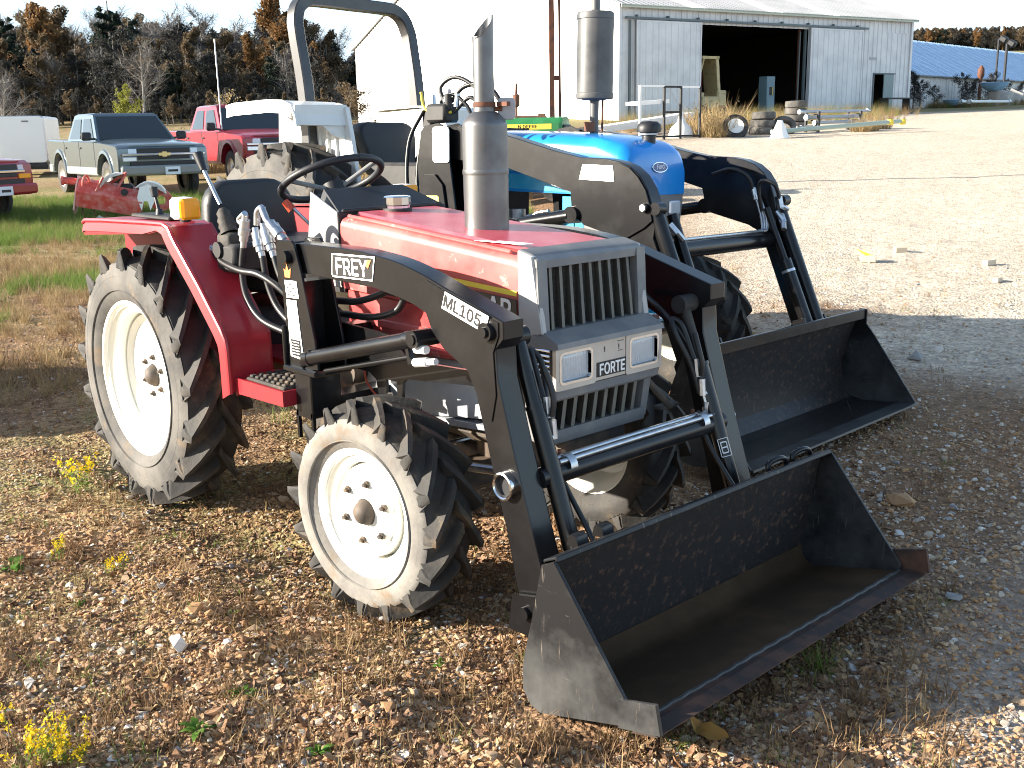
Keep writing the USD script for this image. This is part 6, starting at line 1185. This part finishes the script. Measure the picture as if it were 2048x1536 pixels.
def weed(seed, n, h, w, spread):
    q = np.random.default_rng(seed); a = q.uniform(0, 2 * PI, n); rr = spread * np.sqrt(q.uniform(0, 1, n)); P = np.c_[rr * np.cos(a), rr * np.sin(a), np.full(n, -.02)]
    D = np.c_[np.cos(a) * rr * .6 + q.normal(size=n) * .25 * h * .4, np.sin(a) * rr * .6 + q.normal(size=n) * .25 * h * .4, h * q.uniform(.45, 1., n)]
    return blades(P, D, w * q.uniform(.5, 1.2, n), q, droop=.06), P + D
M['straw'] = leafmat('straw', (.36, .26, .13), (.52, .42, .24), .25); M['strawbrown'] = leafmat('straw_brown', (.20, .125, .065), (.34, .23, .12), .25); M['grassgreen'] = leafmat('grass_green', (.15, .22, .045), (.30, .38, .10), .35); M['greenleaf'] = leafmat('green_leaf', (.10, .22, .03), (.22, .36, .07), .35)
WP = {}
def weeds(loc, s, label, kind, group=None):
    if kind not in WP:
        t = thing('weed_clump', label, 'weeds', loc, 0, group, scale=(s,) * 3)
        b, tips = weed(40 + len(WP), 260, 1.0, .012, .55); obj('stalks', b, M['straw' if kind == 's' else 'grassgreen'], t, smooth=False, kind='stuff')
        obj('seed_heads', quads(tips[::3], .035, np.random.default_rng(3)), LEAF['rust'] if kind == 's' else M['straw'], t, smooth=False, kind='stuff'); WP[kind] = t
    else: dup(WP[kind], loc, r.uniform(0, 360), label, group, scale=(s,) * 3)
for k, (px, py, s) in enumerate(((1398, 268, .85), (1418, 270, .95), (1440, 266, .95), (1462, 268, .8), (1405, 274, .6), (1432, 275, .6), (1450, 273, .7), (1738, 262, .5), (1720, 264, .5), (1765, 258, .45))): weeds(GP(px, py), s, 'dry brown weed clump before the big shed', 's', 'dry weeds before the big shed')
for k, (px, v, s) in enumerate(((430, 33, 1.3), (455, 35, 1.4), (560, 34, 1.3), (410, 36, 1.3), (700, 26, 1.1), (712, 29, 1.2), (690, 31, 1.2), (722, 24, 1.), (705, 22, .8), (335, 37, 1.1))): weeds(at_v(px, v), s, 'dry tawny weed clump beyond the parked trucks', 's', 'dry weeds beyond the trucks')
# ------------------------------------------------------------------ gravel, litter, grass and small plants underfoot
r = np.random.default_rng(17)
def scatter(n, vmin, vmax, umin=-.62, umax=.62, power=1.0, keep=None):
    """points on the ground in view, denser towards the camera."""
    t = r.uniform(0, 1, n * 2); v = (vmin ** -power + t * (vmax ** -power - vmin ** -power)) ** (-1 / power); a = r.uniform(umin, umax, n * 2); u = a * (v + .3)
    x = CAM[0] + u * RH[0] + v * FH[0]; y = CAM[1] + u * RH[1] + v * FH[1]
    m_ = np.ones(len(x), bool) if keep is None else keep(x, y, u, v, r.uniform(0, 1, len(x)))
    fx, fy = (x + 1.069) * .9975 + (y - 1.856) * .0705, -(x + 1.069) * .0705 + (y - 1.856) * .9975
    m_ &= ~((x > 2.38) & (x < 2.64) & (abs(y) < .70)) & ~((fx > 2.40) & (fx < 2.68) & (abs(fy) < .88))
    x, y = x[m_][:n], y[m_][:n]; return np.c_[x, y, hgt(x, y)], *UV(x, y)
def pebble(seed):
    q = np.random.default_rng(seed); d = q.normal(size=(11, 3)); d /= np.linalg.norm(d, axis=1, keepdims=True); return hullpts(d * q.uniform(.75, 1.1, (11, 1)) * [1, .78, .55])
PM = [mat(f'pebble_{n}', c, .85, col2=c2, scale=3.) for n, c, c2 in (('tan', (.47, .33, .20), (.36, .24, .14)), ('brown', (.31, .18, .10), (.22, .125, .07)), ('pale', (.55, .47, .37), (.45, .38, .29)), ('grey', (.36, .35, .34), (.27, .26, .25)), ('ochre', (.46, .27, .13), (.36, .20, .09)), ('white', (.68, .66, .61), (.55, .53, .48)))]
P, u, v = scatter(85000, 2.0, 13, power=.9, keep=lambda x, y, u, v, q: q < (.25 + .95 * nz(x, y, 1.3, 41)) * (1 - .72 * np.maximum(sst(2.5, 3.4, x + (nz(x, y, .7, 21) - .5)) * sst(-.7, .5, y), sst(2.6, 3.6, y))))
n = len(P); S = r.lognormal(-4.92, .42, n).clip(.0035, .024); idx = r.choice(12, n, p=np.array([.25, .23, .09, .03, .25, .015, .05, .045, .015, .005, .015, .005]))
P[:, 2] += S * .12
instancer('gravel', [(pebble(50 + k), PM[k % 6]) for k in range(12)], P, r.uniform(0, 6.28, n), S, idx, 'loose tan and brown gravel covering the yard', 'gravel', tilt=r.normal(size=n) * .35)
# right side: paler, sparser stones
P, u, v = scatter(6000, 3.5, 26, .1, .62, power=.7); n = len(P); S = r.lognormal(-4.75, .5, n).clip(.005, .035)
instancer('pale_gravel', [(pebble(80 + k), PM[(2, 5, 3, 0)[k]]) for k in range(4)], P, r.uniform(0, 6.28, n), S, r.choice(4, n, p=[.4, .15, .25, .2]), 'paler scattered stones on the right of the yard', 'gravel', tilt=r.normal(size=n) * .3)
# dead leaves and chips
q = np.random.default_rng(9)
def leafp(seed):
    w = np.random.default_rng(seed); x = np.linspace(-1, 1, 6); b = .38 * (1 - x ** 2) ** .7 + .02; z = .25 * x ** 2 + .1 * w.normal(size=6)
    V = np.vstack([np.c_[x, b, z + .15], np.c_[x, -b, z + .12], np.c_[x, b * 0, z]]); F = []
    for i in range(5): F += [[i, i + 1, 13 + i], [i, 13 + i, 12 + i], [12 + i, 13 + i, 7 + i], [12 + i, 7 + i, 6 + i]]
    return trimesh.Trimesh(V, np.array(F), process=False)
LM = [mat(f'dead_leaf_{k}', c, .75, col2=c2, scale=4.) for k, (c, c2) in enumerate((((.26, .14, .07), (.18, .09, .045)), ((.36, .24, .12), (.27, .17, .08)), ((.17, .095, .055), (.11, .06, .035))))]
P, u, v = scatter(11000, 2.0, 10, -.62, .35, power=.9, keep=lambda x, y, u, v, q: q < .1 + 1.1 * nz(x, y, .9, 43)); n = len(P); S = r.lognormal(-4.35, .35, n).clip(.006, .028); P[:, 2] += S * .3
instancer('dead_leaves', [(leafp(k), LM[k % 3]) for k in range(6)], P, r.uniform(0, 6.28, n), S, r.integers(0, 6, n), 'curled brown dead leaves strewn over the gravel', 'leaves', tilt=r.normal(size=n) * .5)
# dry grass tufts and stalks
def tuft(seed, n, h, lean): 
    w = np.random.default_rng(seed); P = np.c_[w.normal(size=(n, 2)) * .018, np.full(n, -.004)]; a = w.uniform(0, 2 * PI, n); l = w.uniform(.2, 1, n) * lean
    D = np.c_[np.cos(a) * l, np.sin(a) * l, np.sqrt(np.maximum(1 - l ** 2, .02))] * (h * w.uniform(.4, 1.1, n))[:, None]; return blades(P, D, .0011 * w.uniform(.6, 1.6, n), w, droop=.12)
TF = [(tuft(k, 16, .07, .95), M[('strawbrown', 'straw', 'strawbrown')[k % 3]]) for k in range(5)] + [(tuft(9, 14, .05, .7), M['grassgreen'])]
P, u, v = scatter(2600, 2.0, 11, -.62, .40, power=.8, keep=lambda x, y, u, v, q: q < 1.6 * nz(x, y, 1.0, 47) ** 2); n = len(P)
instancer('dry_grass', TF, P, r.uniform(0, 6.28, n), r.uniform(.6, 1.5, n), r.choice(6, n, p=[.24, .2, .24, .12, .14, .06]), 'sparse dry grass tufts among the gravel', 'grass')
TG = [(tuft(20 + k, 26, .14, .75), M[m_]) for k, m_ in enumerate(('straw', 'straw', 'grassgreen', 'strawbrown', 'grassgreen'))]
P, u, v = scatter(15000, 5, 24, -.60, .02, power=.35, keep=lambda x, y, u, v, q: q < 1.9 * nz(x, y, .5, 48) ** 1.6 * sst(5, 13, v + 5 * nz(x, y, .6, 49) - 2.5)); n = len(P)
gi = np.where(nz(P[:, 0], P[:, 1], .45, 31) * sst(16, 19, v) * (1 - sst(24, 27, v)) + .9 * sst(.53, .62, nz(P[:, 0], P[:, 1], .9, 33)) * (v < 17) > .36, r.choice([2, 4], n), r.choice([0, 1, 0, 3], n))
instancer('meadow_grass', TG, P, r.uniform(0, 6.28, n), r.uniform(.7, 1.6, n) * np.where(np.isin(gi, (2, 4)), 1.3, 1.0), gi, 'tawny and green grass around the parked trucks', 'grass')
P, u, v = scatter(5200, 15.5, 24, -.56, -.10, power=.3); n = len(P)
instancer('green_grass', [(tuft(30 + k, 26, .22, .6), M[m_]) for k, m_ in enumerate(('grassgreen', 'grassgreen', 'straw'))], P, r.uniform(0, 6.28, n), r.uniform(.6, 1.3, n), r.choice(3, n, p=[.5, .38, .12]), 'green strip of longer grass around the red tiller', 'grass')
# verge in front of the sheds
vp = []
for k in range(2600):
    px = r.uniform(1235, 2060); off = min(abs(r.normal()) * 1.3, 2.3) + .3
    vp.append(by_wall(px, (off + 1.0) * 2.6) if px < 1800 else low_pt(px, off + 1.5))
    if k > 900: break
vp = np.array(vp); vp = np.vstack([vp, vp + np.c_[r.normal(size=(len(vp), 2)) * .5, np.zeros(len(vp))]]); n = len(vp)
instancer('verge_grass', [(tuft(36 + k, 40, .45, .7), M[m_]) for k, m_ in enumerate(('straw', 'strawbrown', 'grassgreen'))], vp, r.uniform(0, 6.28, n), r.uniform(.6, 1.7, n), r.choice(3, n, p=[.45, .3, .25]), 'dry grass verge with junk in front of the sheds', 'grass')
# single stones one can point at
def stone(px, py, s, m_, label, seed, flat=.7):
    p = GP(px, py); q = np.random.default_rng(seed); d = q.normal(size=(14, 3)); d /= np.linalg.norm(d, axis=1, keepdims=True)
    o = obj('stone', T(hullpts(d * q.uniform(.8, 1.1, (14, 1)) * [s, s * .8, s * flat]), None, p + [0, 0, s * flat * .45]), m_, label=label, smooth=False, cat='stone')
for k, a in enumerate(((358, 1302, .034, 5, 'white pointed stone lying alone in front of the front wheel', 1.1), (62, 1372, .026, 3, 'blue grey flat stone near the lower left edge', .6), (250, 1208, .016, 5, 'small white stone above left of the pointed white stone', .7), (455, 1290, .018, 5, 'white chip right of the pointed white stone', .8), (190, 1295, .014, 5, 'tiny white stone left of the pointed white stone', .9), (545, 1330, .020, 5, 'flat white stone below the front wheel', .4), (585, 1295, .018, 2, 'pale flat stone between front wheel and bucket', .4), (1205, 1205 if False else 1198, .03, 3, 'x', .5))[:7]):
    stone(a[0], a[1], a[2], PM[a[3]], a[4], 60 + k, a[5])
for k, (px, py, s, c, lb, fl) in enumerate(((1830, 722, .06, 3, 'grey white stone in the shade right of the far bucket', .7), (1875, 705, .045, 5, 'white stone higher up right of the far bucket', .7), (1800, 1008, .075, 4, 'long ochre stone right of the near bucket', .4), (1905, 1200, .035, 3, 'grey flat stone right of the near bucket lip', .5), (1690, 1412, .02, 2, 'pale stone in the shade below the near bucket', .6), (1745, 775, .03, 3, 'small grey stone beside the far bucket side plate', .7), (1720, 912, .03, 2, 'pale stone between the two buckets', .6), (1050, 1245, .03, 1, 'dull red stone behind the near bucket', .8))): stone(px, py, s, PM[c], lb, 90 + k, fl)
M['block'] = mat('pale_block', (.55, .47, .36), .9)
for k, (px, py, s, lb) in enumerate(((1736, 524, .065, 'pale block under the yellow scrap out on the gravel lot'), (1800, 506, .055, 'pale block right of the one with yellow scrap'), (1978, 531, .05, 'small pale block far right on the gravel lot'), (1994, 566, .04, 'smallest pale block at the right edge of the lot'))):
    p = GP(px, py); t = thing('block', lb, 'block', p, 20 * k + 30); obj('body', boxm((0, 0, s * .5), (s * 2.4, s * 1.4, s * 1.1), b=s * .12), M['block'], t); obj('chip', boxm((s * .9, s * .5, s * .1), (s * .8, s * .6, s * .3), rot((0, 0, 1), 30)), M['block'], t)
    if k == 0: o = obj('yellow_scrap', T(hullpts(np.array([(-.16, -.04, .0), (.08, -.06, 0), (.15, .05, 0), (-.10, .06, .0), (-.14, 0, .10), (.02, .03, .05)]) * .6), None, p + [-.05, -.02, s * 1.06]), M['yellow'], label='yellow plastic scrap lying on a pale block', smooth=False, cat='scrap')
# plants
def flower_plant(t, seed, n, h):
    q = np.random.default_rng(seed); P = np.c_[q.normal(size=(n, 2)) * .02, np.full(n, -.005)]; D = np.c_[q.normal(size=(n, 2)) * h * .28, h * q.uniform(.6, 1.1, n)]
    obj('stems', blades(P, D, np.full(n, .0012), q), M['grassgreen'], t, smooth=False, label=None)
    C = np.vstack([P + D * f + q.normal(size=(n, 3)) * h * .06 for f in (.3, .5, .65, .8)]); obj('leaves', quads(C, h * .07, q), M['grassgreen'], t, smooth=False, kind='stuff')
    C = np.vstack([P + D * q.uniform(.72, 1.08, (n, 1)) + q.normal(size=(n, 3)) * h * .05 for _ in range(12)]); obj('flowers', quads(C, max(h * .06, .005), q), YF, t, smooth=False, kind='stuff')
YF = leafmat('yellow_petal', (.75, .55, .02), (.85, .72, .06), .3)
for k, (px, py, h, n_, lb) in enumerate(((160, 985, .15, 18, 'yellow flowering weed standing left of the rear wheel'), (118, 1120, .08, 9, 'thin yellow flowered weed below the rear wheel'), (235, 1145, .06, 12, 'low yellow flowering weed left of the front wheel'), (85, 1530, .10, 34, 'yellow flowering weed cut by the bottom left corner'), (140, 1534, .08, 24, 'second yellow flowering weed at the bottom left corner'), (10, 1452, .06, 6, 'small yellow flower sprig at the left edge'))):
    p = GP(px, min(py, 1534)); t = thing('flowering_weed', lb, 'plant', p, 0); flower_plant(t, 70 + k, n_, h)
def rosette(t, seed, n, L):
    q = np.random.default_rng(seed); a = q.uniform(0, 2 * PI, n); up = q.uniform(.25, .9, n); V, F = [], []
    for i in range(n):
        l = L * q.uniform(.6, 1.1); d = np.array([math.cos(a[i]), math.sin(a[i]), 0]); s = np.array([-d[1], d[0], 0]); w = l * .17
        for f, ww in ((0, .3), (.35, 1), (.7, .9), (1., .05)): c = d * l * f * .8 + [0, 0, l * (up[i] * f - .55 * f * f)]; V += [c - s * w * ww, c + s * w * ww + [0, 0, .15 * w]]
        b = i * 8
        for j_ in range(3): F += [[b + 2 * j_, b + 2 * j_ + 1, b + 2 * j_ + 3], [b + 2 * j_, b + 2 * j_ + 3, b + 2 * j_ + 2]]
    obj('leaves', trimesh.Trimesh(np.array(V), np.array(F), process=False), M['greenleaf'], t, smooth=True)
    obj('stalk', cylm((0, 0, -.01), (0, 0, .02), .004, 6), M['grassgreen'], t)
for k, (px, py, L, n_, lb) in enumerate(((28, 1140, .085, 16, 'bright green leafy weed at the left edge'), (398, 1470, .060, 12, 'bright green leafy weed at the bottom left of centre'), (485, 1390, .055, 12, 'grey green leafy weed above the lower one'), (160, 1212, .035, 6, 'small green weed near the left yellow flowers'), (462, 1232, .035, 5, 'small upright green weed left of the front wheel foot'), (640, 1510, .05, 12, 'spiky green weed at the bottom in front of the bucket'), (480, 1190, .035, 8, 'low green weed beside the front wheel'), (880, 1330, .04, 8, 'small green weed left of the bucket'), (90, 1055, .03, 6, 'tiny green weed above the left leafy weed'))):
    p = GP(px, min(py, 1532)); t = thing('leafy_weed', lb, 'plant', p, 30 * k); rosette(t, 170 + k, n_, L)
for k, (px, py, h, lb) in enumerate(((1640, 1345, .16, 'green grass tuft in the shade below the bucket lip'), (1360, 1500, .06, 'small grass tuft under the near bucket corner'))):
    p = GP(px, py); t = thing('grass_tuft', lb, 'grass tuft', p, 0); obj('blades', tuft(90 + k, 46, h, .9), M['grassgreen'], t, smooth=False); obj('dry_blades', tuft(95 + k, 20, h * .9, .95), M['strawbrown'], t, smooth=False)
p = GP(1420, 1492); obj('fallen_leaf', T(T(leafp(3), rot((1, 0, 0), 20)), np.eye(3) * .06, p + [0, 0, .03]), mat('ochre_leaf', (.36, .20, .05), .7), label='large ochre fallen leaf under the bucket lip', smooth=True, cat='leaf')
# clods of turned soil around the wheels
cp_, cs_ = [], []
for mx, my, rr_, a in MOUNDS[:9]:
    k = 55 if rr_ < .2 else 30; x = mx + r.normal(size=k) * rr_ * .8; y = my + r.normal(size=k) * rr_ * .8; cp_.append(np.c_[x, y, hgt(x, y)]); cs_.append(r.lognormal(-4.1, .5, k).clip(.006, .04))
cp_ = np.vstack(cp_); cs_ = np.concatenate(cs_); n = len(cp_)
instancer('soil_clods', [(pebble(120 + k), mat(f'soil_{k}', c, .95, col2=c2, scale=4.)) for k, (c, c2) in enumerate((((.30, .17, .09), (.22, .12, .06)), ((.36, .21, .10), (.28, .15, .07)), ((.40, .28, .17), (.3, .2, .12))))], cp_, r.uniform(0, 6.28, n), cs_, r.integers(0, 3, n), 'clods of reddish soil turned up around the wheels', 'soil', tilt=r.normal(size=n) * .5)

# unseen straw bale, added only to throw the shade beside the rear wheel
bp_ = np.array([-4.1, -2.6]); bz_ = float(hgt(bp_[:1], bp_[1:])[0])
t = thing('straw_bale', 'added unseen round straw bale that shades the ground by the rear wheel', 'straw bale', (*bp_, bz_), 20)
obj('bale', lathem([(.0005, -.62), (.5, -.62), (.68, -.60), (.715, -.52), (.72, 0), (.715, .52), (.68, .60), (.5, .62), (.0005, .62)], (0, 0, .71), (1, 0, 0), 40), mat('straw_bale', (.42, .32, .16), .9, col2=(.30, .22, .10), scale=30., bump=.5, bscale=80), t, smooth=40)
for k in range(5): obj('twine', lathem([(.716, -.01), (.728, 0), (.716, .01)], (-.4 + k * .2, 0, .71), (1, 0, 0), 40), M['straw'], t)
